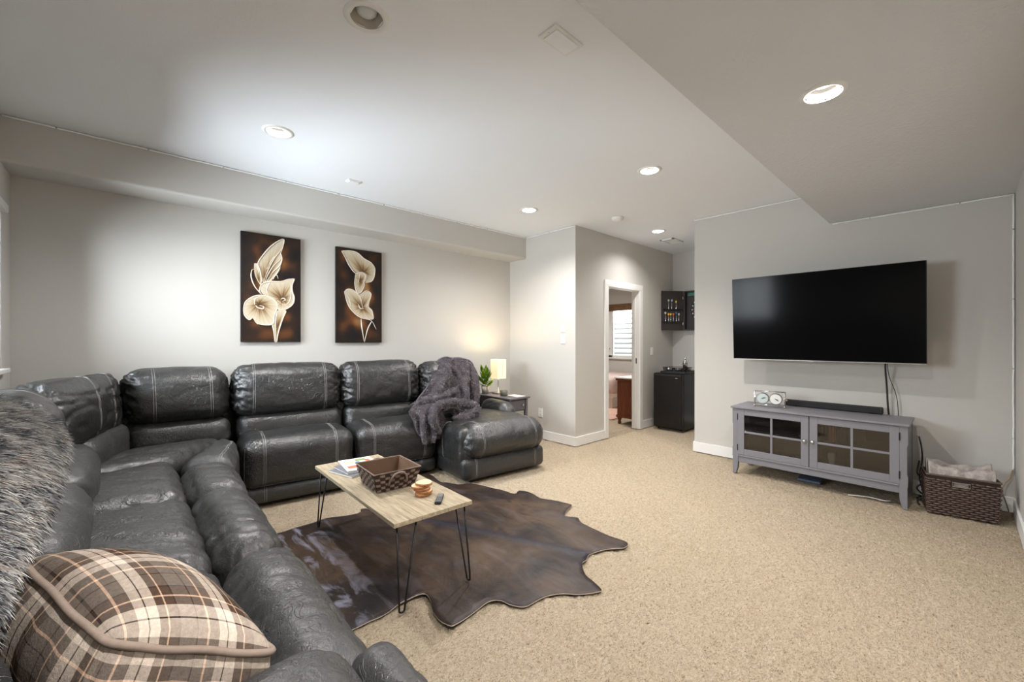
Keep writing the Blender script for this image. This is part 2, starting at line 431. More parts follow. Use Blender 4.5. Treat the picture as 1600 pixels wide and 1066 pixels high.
LIGHTS = [(.786, 1.796, H, 0), (.772, 3.19, H, 1), (3.233, 1.79, H, 1), (3.24, 3.225, H, 1), (5.098, 2.704, H, 1), (2.324, .432, HL, 1), (.28, .40, HL, 1)]  # last entry is unseen, added to light the near seats
def ceiling(x0, x1, y0, y1, z, mat, name='ceiling', hh=.062, T=.16):
    hs = [(lx, ly) for lx, ly, lz, _ in LIGHTS if abs(lz-z) < .01 and x0 < lx < x1 and y0 < ly < y1]
    xs = sorted({x0, x1, *[v for lx, _ in hs for v in (lx-hh, lx+hh)]}); ys = sorted({y0, y1, *[v for _, ly in hs for v in (ly-hh, ly+hh)]})
    bm = BM(); vt = {}
    def gv(x, y, zz):
        k = (round(x, 5), round(y, 5), zz)
        if k not in vt: vt[k] = bm.verts.new((x, y, zz))
        return vt[k]
    for i in range(len(xs)-1):
        for j in range(len(ys)-1):
            cx, cy = (xs[i]+xs[i+1])/2, (ys[j]+ys[j+1])/2
            hole = any(abs(cx-lx) < hh and abs(cy-ly) < hh for lx, ly in hs)
            zz = z if not hole else z+T
            if not hole: bm.faces.new([gv(xs[i], ys[j], z), gv(xs[i], ys[j+1], z), gv(xs[i+1], ys[j+1], z), gv(xs[i+1], ys[j], z)])
    # top skin
    bm.faces.new([gv(x0, y0, z+T), gv(x1, y0, z+T), gv(x1, y1, z+T), gv(x0, y1, z+T)])
    for (a, b), (c, d) in (((x0, y0), (x1, y0)), ((x1, y0), (x1, y1)), ((x1, y1), (x0, y1)), ((x0, y1), (x0, y0))):
        bm.faces.new([gv(a, b, z), gv(c, d, z), gv(c, d, z+T), gv(a, b, z+T)])
    me = bpy.data.meshes.new(name); bm.to_mesh(me); bm.free(); o = link(name, me, mat); o['kind'] = 'structure'; return o
ceiling(-.8, XA+.12, YBEAM, YB+.15, H, M['ceil'])
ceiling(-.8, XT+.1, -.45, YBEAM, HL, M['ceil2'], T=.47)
def wallbox(name, lo, hi, mat=None): bm = BM(); bx(bm, lo, hi); return struct(name, bm, mat or M['wall'])
# left wall with two windows
WZ0, WZ1 = 1.13, 2.18; WIN = [(2.70, 4.16)]
bm = BM()
bx(bm, (XL-.16, -.45, 0), (XL, YB+.15, WZ0)); bx(bm, (XL-.16, -.45, WZ1), (XL, YB+.15, H))
bx(bm, (XL-.16, WIN[0][1], WZ0), (XL, YB+.15, WZ1)); bx(bm, (XL-.16, -.45, WZ0), (XL, WIN[0][0], WZ1))
struct('wall_left', bm, M['wall'])
for k, (y0, y1) in enumerate(WIN):
    bm = BM(); ym = (y0+y1)/2; xx = XL-.11
    for lo, hi in (((xx-.04, y0, WZ0), (xx+.03, y0+.05, WZ1)), ((xx-.04, y1-.05, WZ0), (xx+.03, y1, WZ1)), ((xx-.04, y0, WZ0), (xx+.03, y1, WZ0+.05)), ((xx-.04, y0, WZ1-.05), (xx+.03, y1, WZ1)), ((xx-.03, ym-.025, WZ0), (xx+.02, ym+.025, WZ1))): bx(bm, lo, hi, .004)
    wn = struct('window_%d' % (k+1), bm, M['trim'])
    for a, b in ((y0+.05, ym-.025), (ym+.025, y1-.05)):
        boxobj('pane', (xx-.004, a, WZ0+.05), (xx+.002, b, WZ1-.05), M['glass'], wn, 0)
    boxobj('window_sill', (XL-.08, y0-.05, WZ0-.03), (XL+.035, y1+.05, WZ0), M['trim'], wn, .006)
    # raised blind: headrail and gathered slats
    bl = thing('window_blind', ['white raised blind at the top of the window by the corner', 'white raised blind over the window nearest the camera'][k], 'blind', (XL-.01, ym, WZ1-.06))
    boxobj('headrail', (XL-.06, y0+.01, WZ1-.045), (XL+.028, y1+.05, WZ1+.005), M['white'], bl, .006)
    for s in range(4): boxobj('slat', (XL-.045, y0+.02, WZ1-.058-s*.009), (XL+.005, y1-.02, WZ1-.053-s*.009), M['white'], bl, .001)
wallbox('wall_back', (XL-.16, YB, 0), (XC+.12, YB+.15, H))
# soffit with bullnose lower edge
bm = BM(); r = .02; prof = [(YB+.01, H+.02), (YSOF, H+.02)]
for k in range(7):
    a = PI/2*k/6; prof.append((YSOF+r-r*math.cos(a), ZSOF+r-r*math.sin(a)))
prof.append((YB+.01, ZSOF)); prism(bm, [(XL-.01, y, z) for y, z in prof], (XC-XL+.02, 0, 0))
so = struct('trim_1', bm, M['wall'])
# corner wall, hall wall with doorway, alcove
wallbox('wall_corner', (XC, YH+.12, 0), (XC+.12, YB+.15, H))
DX0, DX1, DZ = 4.765, 5.595, 2.06
bm = BM(); bx(bm, (XC, YH, 0), (DX0, YH+.12, H)); bx(bm, (DX1, YH, 0), (XA+.12, YH+.12, H)); bx(bm, (DX0, YH, DZ), (DX1, YH+.12, H)); struct('wall_hall', bm, M['wall'])
wallbox('wall_alcove', (XA, YA-.12, 0), (XA+.12, YH, H))
bm = BM(); bx(bm, (XT, -.45, 0), (XT+.12, YA, H)); bx(bm, (XT+.12, YA-.12, 0), (XA, YA, H)); struct('wall_tv', bm, M['wall'])
wallbox('wall_right', (XL-.16, YR-.15, 0), (XT, YR, H))
# bedroom shell
XBW = 8.2
bm = BM(); bx(bm, (XBW, 3.3, 0), (XBW+.1, 4.65, 2.5)); bx(bm, (XBW, 5.62, 0), (XBW+.1, 7.2, 2.5)); bx(bm, (XBW, 4.65, 0), (XBW+.1, 5.62, .93)); bx(bm, (XBW, 4.65, 2.10), (XBW+.1, 5.62, 2.5)); struct('wall_bedroom', bm, M['wall'])
wallbox('wall_bedroom_far', (4.0, 7.1, 0), (8.3, 7.2, 2.5)); wallbox('wall_bedroom_left', (4.21, 4.61, 0), (4.31, 7.1, 2.5))
wallbox('wall_bedroom_near', (XA+.12, 3.26, 0), (8.2, 3.38, 2.5))
bm = BM(); bx(bm, (4.21, 3.38, 2.5), (8.2, 4.61, 2.6)); bx(bm, (4.09, 4.61, 2.5), (8.2, 7.1, 2.6)); struct('ceiling', bm, M['ceil'])
# bedroom window
bm = BM(); y0, y1 = 4.65, 5.62
for lo, hi in (((XBW-.01, y0, .93), (XBW+.06, y0+.05, 2.1)), ((XBW-.01, y1-.16, .93), (XBW+.06, y1, 2.1)), ((XBW-.01, y0, 2.04), (XBW+.06, y1, 2.1)), ((XBW-.01, y0, .93), (XBW+.06, y1, .98))): bx(bm, lo, hi, .004)
wn = struct('window_3', bm, M['trim']); boxobj('pane', (XBW+.02, y0+.05, .98), (XBW+.026, y1-.16, 2.04), M['glass'], wn, 0)
boxobj('window_sill', (XBW-.06, y0-.06, .90), (XBW+.01, y1+.06, .93), M['trim'], wn, .005)
boxobj('latch', (XBW-.02, y1-.1, 1.12), (XBW-.01, y1-.085, 1.14), M['blackmetal'], wn, .002); boxobj('latch', (XBW-.02, y1-.05, 1.2), (XBW-.01, y1-.035, 1.22), M['blackmetal'], wn, .002)
t = wn
for k in range(12):
    boxobj('rib', (XBW+.40, 4.3, .80+k*.115), (XBW+.46, 5.95, .885+k*.115), M['trim'], t, .02, seg=3)
boxobj('well_panel', (XBW+.46, 4.3, .7), (XBW+.48, 5.95, 2.2), M['trim'], t, .003)
v = thing('bamboo_blind', 'brown bamboo roman blind rolled up above the bedroom window', 'blind', (XBW-.03, 5.1, 2.0))
for k in range(6): boxobj('slat', (XBW-.06+.008*(k % 2), 4.6, 1.985+k*.026), (XBW-.02+.008*(k % 2), 5.60, 2.009+k*.026), M['bamboo'], v, .004)
# door casing and jamb
bm = BM(); cw = .068
for lo, hi in (((DX0-cw, YH-.018, 0), (DX0+.004, YH, DZ-.004)), ((DX1-.004, YH-.018, 0), (DX1+cw, YH, DZ-.004)), ((DX0-cw, YH-.018, DZ-.004), (DX1+cw, YH, DZ+cw)),
               ((DX0+.004, YH-.017, 0), (DX0+.018, YH+.12, DZ-.018)), ((DX1-.018, YH-.017, 0), (DX1-.004, YH+.12, DZ-.018)), ((DX0+.004, YH-.017, DZ-.018), (DX1-.004, YH+.12, DZ-.004)),
               ((DX1-.03, YH+.05, 0), (DX1-.018, YH+.09, DZ-.018)), ((DX0+.018, YH+.05, 0), (DX0+.03, YH+.09, DZ-.018))): bx(bm, lo, hi, .004)
dr = struct('door_1', bm, M['trim']); boxobj('strike_plate', (DX1-.022, YH+.035, .97), (DX1-.0175, YH+.065, 1.05), M['blackmetal'], dr, .001)
# baseboards
def baseboard(name, segs):
    bm = BM()
    for lo, hi in segs:
        bx(bm, (lo[0], lo[1], 0), (hi[0], hi[1], .115), .003); 
    struct(name, bm, M['trim'])
bt = .014
baseboard('baseboard_tv', [((XT-bt, YR, 0), (XT, YA+bt, 0)), ((XT, YA, 0), (XA, YA+bt, 0))])
baseboard('baseboard_corner', [((XC-bt, YH-bt, 0), (XC, YB, 0))])
baseboard('baseboard_hall', [((XC, YH-bt, 0), (DX0-cw, YH, 0)), ((DX1+cw, YH-bt, 0), (XA, YH, 0))])
baseboard('baseboard_back', [((XL, YB-bt, 0), (XC-bt, YB, 0))])
baseboard('baseboard_right', [((XL, YR, 0), (XT-bt, YR+bt, 0))])
baseboard('baseboard_alcove', [((XA-bt, YA+bt, 0), (XA, YH-bt, 0))])
baseboard('baseboard_bedroom', [((XBW-bt, 3.38, 0), (XBW, 7.1, 0))])

# ------------------------------------------------------------------ recessed lights
LAB = ['unlit round recessed ceiling light with frosted lens, nearest the camera', 'lit round recessed ceiling light above the calla lily painting',
       'lit round recessed ceiling light beside the ceiling step', 'lit small round recessed ceiling light in front of the soffit end',
       'lit recessed ceiling light in the hall alcove beside the vent', 'lit recessed light in the lowered ceiling', 'added unseen recessed light in the lowered ceiling above the camera corner']
for (lx, ly, lz, on), lab in zip(LIGHTS, LAB):
    t = thing('recessed_light', lab, 'ceiling light', (lx, ly, lz), 'recessed ceiling lights')
    R = .098 if lz > 2.5 else .092
    bm = BM(); lathe(bm, (lx, ly, lz), [(.068, .004), (.070, -.006), (R-.014, -.007), (R, -.0005), (R, .001)], 40); 
    for f in [f for f in bm.faces if len(f.verts) > 4]: bm.faces.remove(f)
    obj('trim_ring', bm, M['white'], t, True)
    bm = BM(); lathe(bm, (lx, ly, lz), [(.0695, -.003), (.066, .006), (.053, .040), (.050, .043), (.048, .050)], 40)
    for f in [f for f in bm.faces if len(f.verts) > 4]: bm.faces.remove(f)
    obj('baffle', bm, M['baffle'] if on else M['baffle_tan'], t, True)
    bm = BM(); lathe(bm, (lx, ly, lz), [(.0, .036 if on else .010), (.03, .038 if on else .013), (.042, .041 if on else .022), (.047, .047), (.048, .06), (0, .06)], 32); obj('lens', bm, M['lens_on'] if on else M['lens_off'], t, True)
    if on:
        l = bpy.data.lights.new('lamp', 'AREA'); l.shape = 'DISK'; l.size = .085; l.energy = CP*(.5 if lx > 5 else 1.0); l.color = (1, .965, .93); l.spread = math.radians(150)
        lo = bpy.data.objects.new('lamp', l); C.objects.link(lo); lo.parent = t; lo.location = (0, 0, .034)

# ================================================================== SECTIONAL SOFA
TH = math.radians(-6.5); EX = Vector((math.cos(TH), math.sin(TH), 0)); EN = Vector((-math.sin(TH), math.cos(TH), 0)); P0 = Vector((.63, 3.70, 0))
def L(s, t, z=0.): p = P0+EX*s+EN*t; return (p.x, p.y, z)
def Lq(s0, s1, t0, t1, z0, z1, tt0=None, tt1=None, ins=0.):
    a = tt0 if tt0 is not None else t0; b = tt1 if tt1 is not None else t1
    return [L(s0, t0, z0), L(s1, t0, z0), L(s1, t1, z0), L(s0, t1, z0), L(s0+ins, a, z1), L(s1-ins, a, z1), L(s1-ins, b, z1), L(s0+ins, b, z1)]
sofa = thing('sectional_sofa', 'large black leather reclining sectional sofa wrapping the room corner', 'sofa', (.6, 3.2, 0))
LE = M['leather']
def crease(q, w): return np.clip(1-np.abs(pnoise(q))/w, 0, 1)
def w_back(A=.011, gl=1., gr=1., fold=.004):
    def f(a, b, c, P):
        e = np.maximum(sstep(.60, .95, -a)*gl, sstep(.60, .95, a)*gr)
        k = pnoise(np.stack([a*3, c*2, b*2+P.mean()], 1))
        pk = np.abs(np.sin(c*8.5+k*4.5+a*3)); pk = (1-pk)**1.6
        pk2 = crease(np.stack([a*2.2, c*5.5+a*1.5, b*2+P.mean()*.3], 1), .16)
        return -e*A*(.75*pk+.6*pk2) - fold*crease(np.stack([P[:, 0]*4, P[:, 1]*4, P[:, 2]*9], 1), .10) + .012*pnoise(P*3.3+5)+.004*pnoise(P*9)
    return f
def w_seat(A=.004):
    def f(a, b, c, P): return -A*crease(np.stack([P[:, 0]*3, P[:, 1]*3, P[:, 2]*8], 1), .12)+ .010*pnoise(P*3.)+.003*pnoise(P*10)
    return f
def w_fold(A=.007, d=(2., 9.), edge=.010):
    """creases running across the pad, gathered along its edges"""
    def f(a, b, c, P):
        q = np.stack([P[:, 0]*d[0], P[:, 1]*d[1]+P[:, 0]*3.5, P[:, 2]*2], 1)
        e = sstep(.70, .96, np.maximum(np.abs(a), np.abs(b)))
        g = crease(np.stack([P[:, 0]*11, P[:, 1]*11, P[:, 2]*4], 1), .2)
        return -A*1.1*crease(q, .13) - A*.6*crease(q*1.9+7, .16) + .013*pnoise(P*3.)+.004*pnoise(P*8) - e*edge*g*.7
    return f
# back wall recliners
S = [(0, .865), (.865, 1.66)]
for i, (a, b) in enumerate(S):
    g = .006
    cushion('seat_cushion', Lq(a+g, b-g, .02, .5, .135, .535, -.0, .52), .10, LE, sofa, (.004, .022, .018), w_seat(), .022, (-.62, .62), i*3.1,
            piping=[[(-.985, -.98, .8-k*.16) for k in range(11)]+[(-.985+.197*k, -.985, -.93) for k in range(11)]+[(.985, -.98, -.8+k*.16) for k in range(11)]])
    cushion('lumbar_cushion', Lq(a+g, b-g, .37, .60, .44, .70, .41, .62), .085, LE, sofa, (.004, .02, .012), w_back(.006, fold=.002), .022, (), i*1.7+4)
    cushion('back_cushion', Lq(a+g-.025, b-g-.025, .37, .66, .675, 1.09, .40, .68, .005), .085, LE, sofa, (.022, .04, .018), w_back(.022), .013, (-.66, .66), i*2.3+1)
    bm = BM(); 
    cushion('base_panel', Lq(a+g, b-g, .035, .62, .02, .165), .05, LE, sofa, (.002, .012, .0), None, .04, (-.6,), i*2.)
# chaise unit
a, b = 1.66, 2.66; tf = -.50
cushion('base_panel', Lq(a+.01, b-.03, tf+.04, .62, .02, .23), .05, LE, sofa, (.006, .012, .0), None, .04, (-.72, .72))
cushion('side_panel', Lq(a-.004, a+.16, tf+.07, .45, .15, .50), .06, LE, sofa, (.008, .0, .01), w_seat(.005), .025, (-.2,), 8., axis=1)
cushion('seat_cushion', Lq(a+.03, b-.04, tf+.20, .50, .30, .51), .08, LE, sofa, (.004, .01, .035), w_fold(.004, (5, 3)), .022, (), 4.)
cushion('front_cushion', Lq(a+.02, b-.02, tf, tf+.34, .205, .505, tf+.0, tf+.34), .13, LE, sofa, (.008, .03, .03), w_back(.013, 1., .6, .003), .02, (-.64, .64), 6.)
cushion('lumbar_cushion', Lq(a+.01, 2.36, .37, .60, .44, .70, .41, .62), .085, LE, sofa, (.004, .02, .012), w_back(.008), .025, (), 3)
cushion('back_cushion', Lq(a-.02, 2.36, .36, .64, .675, 1.075, .39, .67, .02), .125, LE, sofa, (.012, .038, .012), w_back(.026), .013, (-.5, .5), 9)
cushion('armrest', Lq(2.42, 2.64, -.02, .50, .40, .615, .02), .10, LE, sofa, (.01, .02, .01), w_back(.010), .02, (), 5)
cushion('arm_panel', Lq(2.44, 2.62, .03, .50, .03, .46), .05, LE, sofa, (.004, .01, 0), None, .05)
cushion('frame', Lq(0, 2.34, .50, .69, .05, .92, .54, .70), .06, LE, sofa, (0, .01, 0), None, .06)
# corner wedge
zS0, zS1 = .34, .525
cushion('seat_cushion', Q8([(-.25, 2.70), (.245, 2.71), (.245, 3.60), (-.25, 3.46)], zS0, zS1), .085, M['leather_sheen'], sofa, (.004, .004, .03), w_fold(.005, (2, 6.5)), .014, (), 1.)
cushion('seat_cushion', Q8([(-.24, 3.47), (.25, 3.60), (.62, 4.10), (-.02, 4.14)], zS0, zS1), .085, M['leather_sheen'], sofa, (.004, .004, .03), w_fold(.006, (3, 8)), .02, (), 2.)
cushion('front_roll', Q8([(.24, 2.70), (.50, 2.66), (.535, 3.26), (.25, 3.36)], .14, zS1+.005), .10, M['leather_sheen'], sofa, (.018, .004, .022), w_fold(.005, (2, 6.5)), .014, (), 3.)
cushion('front_roll', Q8([(.25, 3.36), (.535, 3.26), (.64, 3.70), (.62, 4.08)], .14, zS1+.01, [(.22, 3.38), (.535, 3.26), (.63, 3.70), (.58, 4.10)]), .10, M['leather_sheen'], sofa, (.018, .004, .022), w_fold(.005, (3, 7)), .02, (.45,), 4., axis=0)
cushion('base_panel', Q8([(-.2, 2.62), (.47, 2.62), (.62, 3.72), (-.2, 4.1)], .02, .30), .05, LE, sofa, (.01, .01, 0), None, .05)
cushion('lumbar_cushion', Q8([(.02, 4.16), (.645, 4.08), (.645, 4.36), (-.05, 4.40)], .44, .69), .085, M['leather_sheen'], sofa, (.004, .02, .012), w_back(.012, 1., .2, .005), .02, (), 21)
cushion('lumbar_cushion', Q8([(-.16, 3.58), (.04, 4.14), (-.10, 4.38), (-.48, 3.86)], .44, .70), .085, M['leather_sheen'], sofa, (.004, .02, .012), w_back(.007), .02, (), 22)
cushion('lumbar_cushion', Q8([(-.125, 2.74), (-.135, 3.62), (-.46, 3.7), (-.46, 2.72)], .44, .70), .085, M['leather_sheen'], sofa, (.004, .03, .012), w_back(.006), .02, (), 23)
cushion('back_cushion', Q8([(-.01, 4.13), (.635, 4.06), (.64, 4.38), (-.02, 4.41)], .675, 1.085, [(-.02, 4.17), (.625, 4.09), (.63, 4.40), (-.03, 4.42)]), .105, LE, sofa, (.012, .038, .012), w_back(.022, 1., .3), .013, (-.45, .62), 24)
cushion('back_cushion', Q8([(-.27, 3.30), (.01, 4.13), (-.06, 4.40), (-.54, 3.55)], .67, 1.065, [(-.30, 3.32), (-.02, 4.17), (-.08, 4.41), (-.54, 3.6)]), .125, LE, sofa, (.012, .045, .012), w_back(.024, .8, .4, .012), .014, (.1, .62), 25)
cushion('frame', Q8([(-.08, 4.34), (.70, 4.28), (.70, 4.42), (-.08, 4.43)], .05, .93), .04, LE, sofa, (0, 0, 0), None, .08)
# left wall run
for i, (y0, y1) in enumerate(((1.845, 2.695), (.93, 1.835))):
    cushion('seat_cushion', Q8([(-.26, y0), (.248, y0), (.245, y1), (-.26, y1)], zS0, zS1), .085, M['leather_sheen'], sofa, (.004, .004, .032), w_fold(.006, (1.6, 6.5)), .013, (), 31.+i)
    cushion('front_roll', Q8([(.245, y0), (.485, y0), (.50, y1), (.24, y1)], .14, zS1+.005), .105, M['leather_sheen'], sofa, (.02, .004, .026), w_fold(.006, (2.2, 6.0), .010), .012, (), 33.+i)
    cushion('lumbar_cushion', Q8([(-.125, y0), (-.125, y1), (-.46, y1), (-.46, y0)], .44, .70), .085, M['leather_sheen'], sofa, (.004, .03, .012), w_back(.006), .022, (), 35+i)
    cushion('back_cushion', Q8([(-.18, y0), (-.18, y1), (-.50, y1), (-.50, y0)], .66, 1.04, [(-.22, y0), (-.22, y1), (-.52, y1), (-.52, y0)]), .125, LE, sofa, (.012, .03, .012), w_back(.016), .022, (), 37+i)
cushion('back_cushion', Q8([(-.19, 2.69), (-.25, 3.36), (-.54, 3.45), (-.52, 2.69)], .66, 1.055, [(-.23, 2.69), (-.29, 3.36), (-.54, 3.48), (-.54, 2.69)]), .125, LE, sofa, (.012, .03, .012), w_back(.016, 1, 1, .012), .018, (.1,), 39)
cushion('base_panel', Q8([(-.2, .58), (.44, .58), (.47, 2.66), (-.2, 2.66)], .02, .30), .05, LE, sofa, (.006, .006, 0), None, .06)
cushion('frame', Q8([(-.54, .58), (-.25, .58), (-.25, 3.5), (-.54, 3.5)], .05, .86), .05, LE, sofa, (0, 0, 0), None, .1)
cushion('armrest', Q8([(-.22, .60), (.375, .60), (.37, 1.0), (-.22, 1.0)], .40, .652), .10, M['leather_sheen'], sofa, (.004, .01, .025), w_fold(.005, (4, 4)), .02, (), 41)
cushion('arm_front', Q8([(.355, .60), (.48, .60), (.47, .945), (.355, .95)], .12, .622), .07, M['leather_sheen'], sofa, (.015, .01, .008), w_fold(.006, (4, 9)), .02, (), 42)
cushion('arm_panel', Q8([(-.22, .59), (.40, .59), (.40, .9), (-.22, .9)], .03, .46), .05, LE, sofa, (.004, .01, 0), None, .06)

# ------------------------------------------------------------------ fur
def surf_from_grid(grid, ku=6, kv=6, thick=.02, wob=0., wf=6.):
    rows = [crom(r, ku) for r in grid]; cols = []
    for j in range(len(rows[0])): cols.append(crom([r[j] for r in rows], kv))
    nu, nv = len(cols), len(cols[0]); V = np.array([[list(p) for p in c] for c in cols]).reshape(-1, 3)
    F = [(i*nv+j, (i+1)*nv+j, (i+1)*nv+j+1, i*nv+j+1) for i in range(nu-1) for j in range(nv-1)]
    me = bpy.data.meshes.new('t'); me.from_pydata(V.tolist(), [], F); me.update()
    N = np.zeros(len(V)*3); me.vertices.foreach_get('normal', N); N = N.reshape(-1, 3); bpy.data.meshes.remove(me)
    if wob: V = V+N*(pnoise(V*wf)*wob)[:, None]
    return V, F, N, nu, nv
def solid(V, F, N, nu, nv, thick):
    V2 = np.vstack([V, V-N*thick]); n = len(V); F2 = list(F)+[tuple(x+n for x in f[::-1]) for f in F]
    bnd = [i*nv for i in range(nu)]+[(nu-1)*nv+j for j in range(1, nv)]+[i*nv+nv-1 for i in range(nu-2, -1, -1)]+[j for j in range(nv-2, 0, -1)]
    for a, b in zip(bnd, bnd[1:]+bnd[:1]): F2.append((b, a, a+n, b+n))
    return V2, F2
def strands(name, V, F, parent, count, length, width, comb, colfn, lift=.45, jit=.35, curl=.3, mat=None):
    V = np.asarray(V); T = []
    for f in F:
        for k in range(1, len(f)-1): T.append((f[0], f[k], f[k+1]))
    T = np.array(T); a, b, c = V[T[:, 0]], V[T[:, 1]], V[T[:, 2]]; cr = np.cross(b-a, c-a); ar = np.linalg.norm(cr, axis=1); ok = ar > 1e-10
    T = T[ok]; cr = cr[ok]; ar = ar[ok]; a, b, c = V[T[:, 0]], V[T[:, 1]], V[T[:, 2]]
    k = rng.choice(len(T), count, p=ar/ar.sum()); u = rng.random(count); v = rng.random(count); fl = u+v > 1; u[fl] = 1-u[fl]; v[fl] = 1-v[fl]
    P = a[k]+(b[k]-a[k])*u[:, None]+(c[k]-a[k])*v[:, None]; Nn = cr[k]/ar[k][:, None]
    cb = comb(P) if callable(comb) else np.tile(np.array(comb, float), (count, 1))
    cb = cb-Nn*(cb*Nn).sum(1)[:, None]; cb /= np.linalg.norm(cb, axis=1)[:, None]+1e-6
    clump = np.stack([pnoise(P*45+k0) for k0 in (0., 31., 77.)], 1)*1.6
    D = Nn*lift+cb*(1-lift)+clump*jit+rng.normal(0, jit*.4, (count, 3)); D /= np.linalg.norm(D, axis=1)[:, None]+1e-6
    Ln = length*rng.uniform(.6, 1.15, count)[:, None]
    S = np.cross(D, rng.normal(size=(count, 3))); S /= np.linalg.norm(S, axis=1)[:, None]+1e-6; S *= width/2
    mid = P+D*Ln*.5; D2 = D+cb*curl-np.array([0, 0, curl*.5]); D2 /= np.linalg.norm(D2, axis=1)[:, None]; tip = mid+D2*Ln*.5; P = P-Nn*.002
    VV = np.stack([P-S, P+S, mid+S*.8, mid-S*.8, tip], 1).reshape(-1, 3)
    base = np.arange(count)*5
    loops = np.stack([base, base+1, base+2, base+3, base+3, base+2, base+4], 1).ravel().astype(np.int32)
    me = bpy.data.meshes.new(name); me.vertices.add(len(VV)); me.vertices.foreach_set('co', VV.ravel())
    me.loops.add(len(loops)); me.loops.foreach_set('vertex_index', loops); me.polygons.add(count*2)
    me.polygons.foreach_set('loop_start', (np.arange(count)[:, None]*7+np.array([0, 4])).ravel().astype(np.int32)); me.update(calc_edges=True)
    col = me.color_attributes.new('col', 'FLOAT_COLOR', 'POINT'); cc = colfn(P+0, rng.random(count), np.zeros(count)); ct = colfn(P+0, rng.random(count), np.ones(count))
    CC = np.ones((count, 5, 4)); CC[:, :2, :3] = cc[:, None]; CC[:, 2:4, :3] = ((cc+ct)/2)[:, None]; CC[:, 4, :3] = ct
    col.data.foreach_set('color', CC.ravel())
    o = link(name, me, mat or M['fur'], parent, True); o['kind'] = 'stuff'; return o
def ramp_np(x, stops):
    xs = [s[0] for s in stops]; return np.stack([np.interp(x, xs, [s[1][i] for s in stops]) for i in range(3)], 1)

# long-haired wolf-coloured throw over the left backrest
ft = thing('fur_throw', 'long-haired brown and cream faux fur throw draped over the sofa back', 'blanket', (-.3, 1.6, 1.05))
G = []
for y, dx, dz in ((.86, -.05, -.01), (1.15, -.04, .0), (1.4, -.03, .0), (1.6, -.02, .01), (1.9, -.02, .02), (2.15, -.015, .01), (2.32, -.02, .0), (2.44, -.04, -.02)):
    f = (y-.86)/1.6; e = .86+.0*f
    G.append([(-.505+dx*.1, y, .90), (-.495+dx*.1, y, 1.02+dz), (-.42, y+.02, 1.075+dz), (-.30+dx, y, 1.075+dz), (-.21+dx, y-.01, 1.02+dz), (-.165+dx, y-.02, .96+dz*.5), (-.155+dx+.03*(1-f), y-.03-.04*f, .90-.03*(1-f)), (-.17+dx+.03*(1-f), y-.05-.10*f, .845-.05*(1-f))])
V, F, N, nu, nv = surf_from_grid(G, 7, 7, wob=.02, wf=5.)
if N[:, 2].mean() < 0: N = -N; F = [f[::-1] for f in F]
V2, F2 = solid(V, F, N, nu, nv, .018)
me = bpy.data.meshes.new('backing'); me.from_pydata(V2.tolist(), [], F2); me.update(); link('backing', me, plain('fur_backing', lin(70, 62, 56), .9), ft, True)
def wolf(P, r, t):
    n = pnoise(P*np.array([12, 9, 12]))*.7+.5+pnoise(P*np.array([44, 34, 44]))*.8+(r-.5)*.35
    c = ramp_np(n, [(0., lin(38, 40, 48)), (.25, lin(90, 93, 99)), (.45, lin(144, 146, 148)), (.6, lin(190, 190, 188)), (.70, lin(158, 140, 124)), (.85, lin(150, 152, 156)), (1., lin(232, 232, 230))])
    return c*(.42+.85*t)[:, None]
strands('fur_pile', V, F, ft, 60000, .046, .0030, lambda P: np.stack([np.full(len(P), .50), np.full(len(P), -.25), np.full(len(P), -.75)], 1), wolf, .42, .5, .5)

# plush grey throw heaped on the chaise end
gt = thing('plush_throw', 'grey-mauve plush throw blanket heaped over the chaise backrest', 'blanket', tuple(ony(700, 600, 3.9)))
def PY(px, py, y): return ony(px, py, y)
G1 = [[(676, 600, 4.36), (690, 590, 4.36), (712, 588, 4.36), (734, 590, 4.34), (742, 604, 4.30)],
      [(676, 574, 4.30), (692, 565, 4.30), (714, 564, 4.30), (730, 568, 4.28), (741, 580, 4.24)],
      [(675, 580, 3.93), (690, 563, 3.96), (712, 562, 3.96), (733, 566, 3.92), (745, 584, 3.90)],
      [(674, 596, 3.76), (690, 586, 3.74), (710, 585, 3.76), (732, 588, 3.74), (747, 604, 3.74)],
      [(664, 611, 3.70), (684, 606, 3.68), (706, 608, 3.70), (728, 610, 3.68), (747, 624, 3.66)],
      [(652, 625, 3.66), (676, 622, 3.64), (704, 626, 3.66), (724, 628, 3.62), (745, 640, 3.58)],
      [(641, 641, 3.56), (668, 640, 3.54), (694, 644, 3.54), (716, 650, 3.48), (738, 654, 3.48)]]
G2 = [[(655, 624, 3.62), (668, 618, 3.62), (682, 620, 3.62), (694, 626, 3.60)],
      [(640, 642, 3.54), (660, 636, 3.50), (678, 636, 3.48), (692, 642, 3.48)],
      [(648, 658, 3.50), (662, 654, 3.46), (680, 652, 3.44), (694, 654, 3.46)],
      [(652, 674, 3.50), (664, 672, 3.45), (680, 670, 3.44), (690, 668, 3.46)],
      [(659, 690, 3.52), (668, 692, 3.47), (678, 690, 3.46), (684, 684, 3.48)]]
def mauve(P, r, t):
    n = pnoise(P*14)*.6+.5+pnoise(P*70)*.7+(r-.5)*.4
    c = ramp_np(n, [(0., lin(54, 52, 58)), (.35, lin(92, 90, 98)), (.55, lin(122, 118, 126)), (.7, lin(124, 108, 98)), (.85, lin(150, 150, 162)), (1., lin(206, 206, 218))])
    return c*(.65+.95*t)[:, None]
def towards_cam(V, F, N):
    Cc = V[np.array(F)[:, 0]]; A = V[np.array(F)[:, 1]]; B = V[np.array(F)[:, 2]]; cr = np.cross(A-Cc, B-Cc)
    if (cr*(np.array([0, 0, HC])-Cc)).sum() < 0: return [f[::-1] for f in F], -N
    return F, N
allV, allF = [], []; off = 0; backs = []
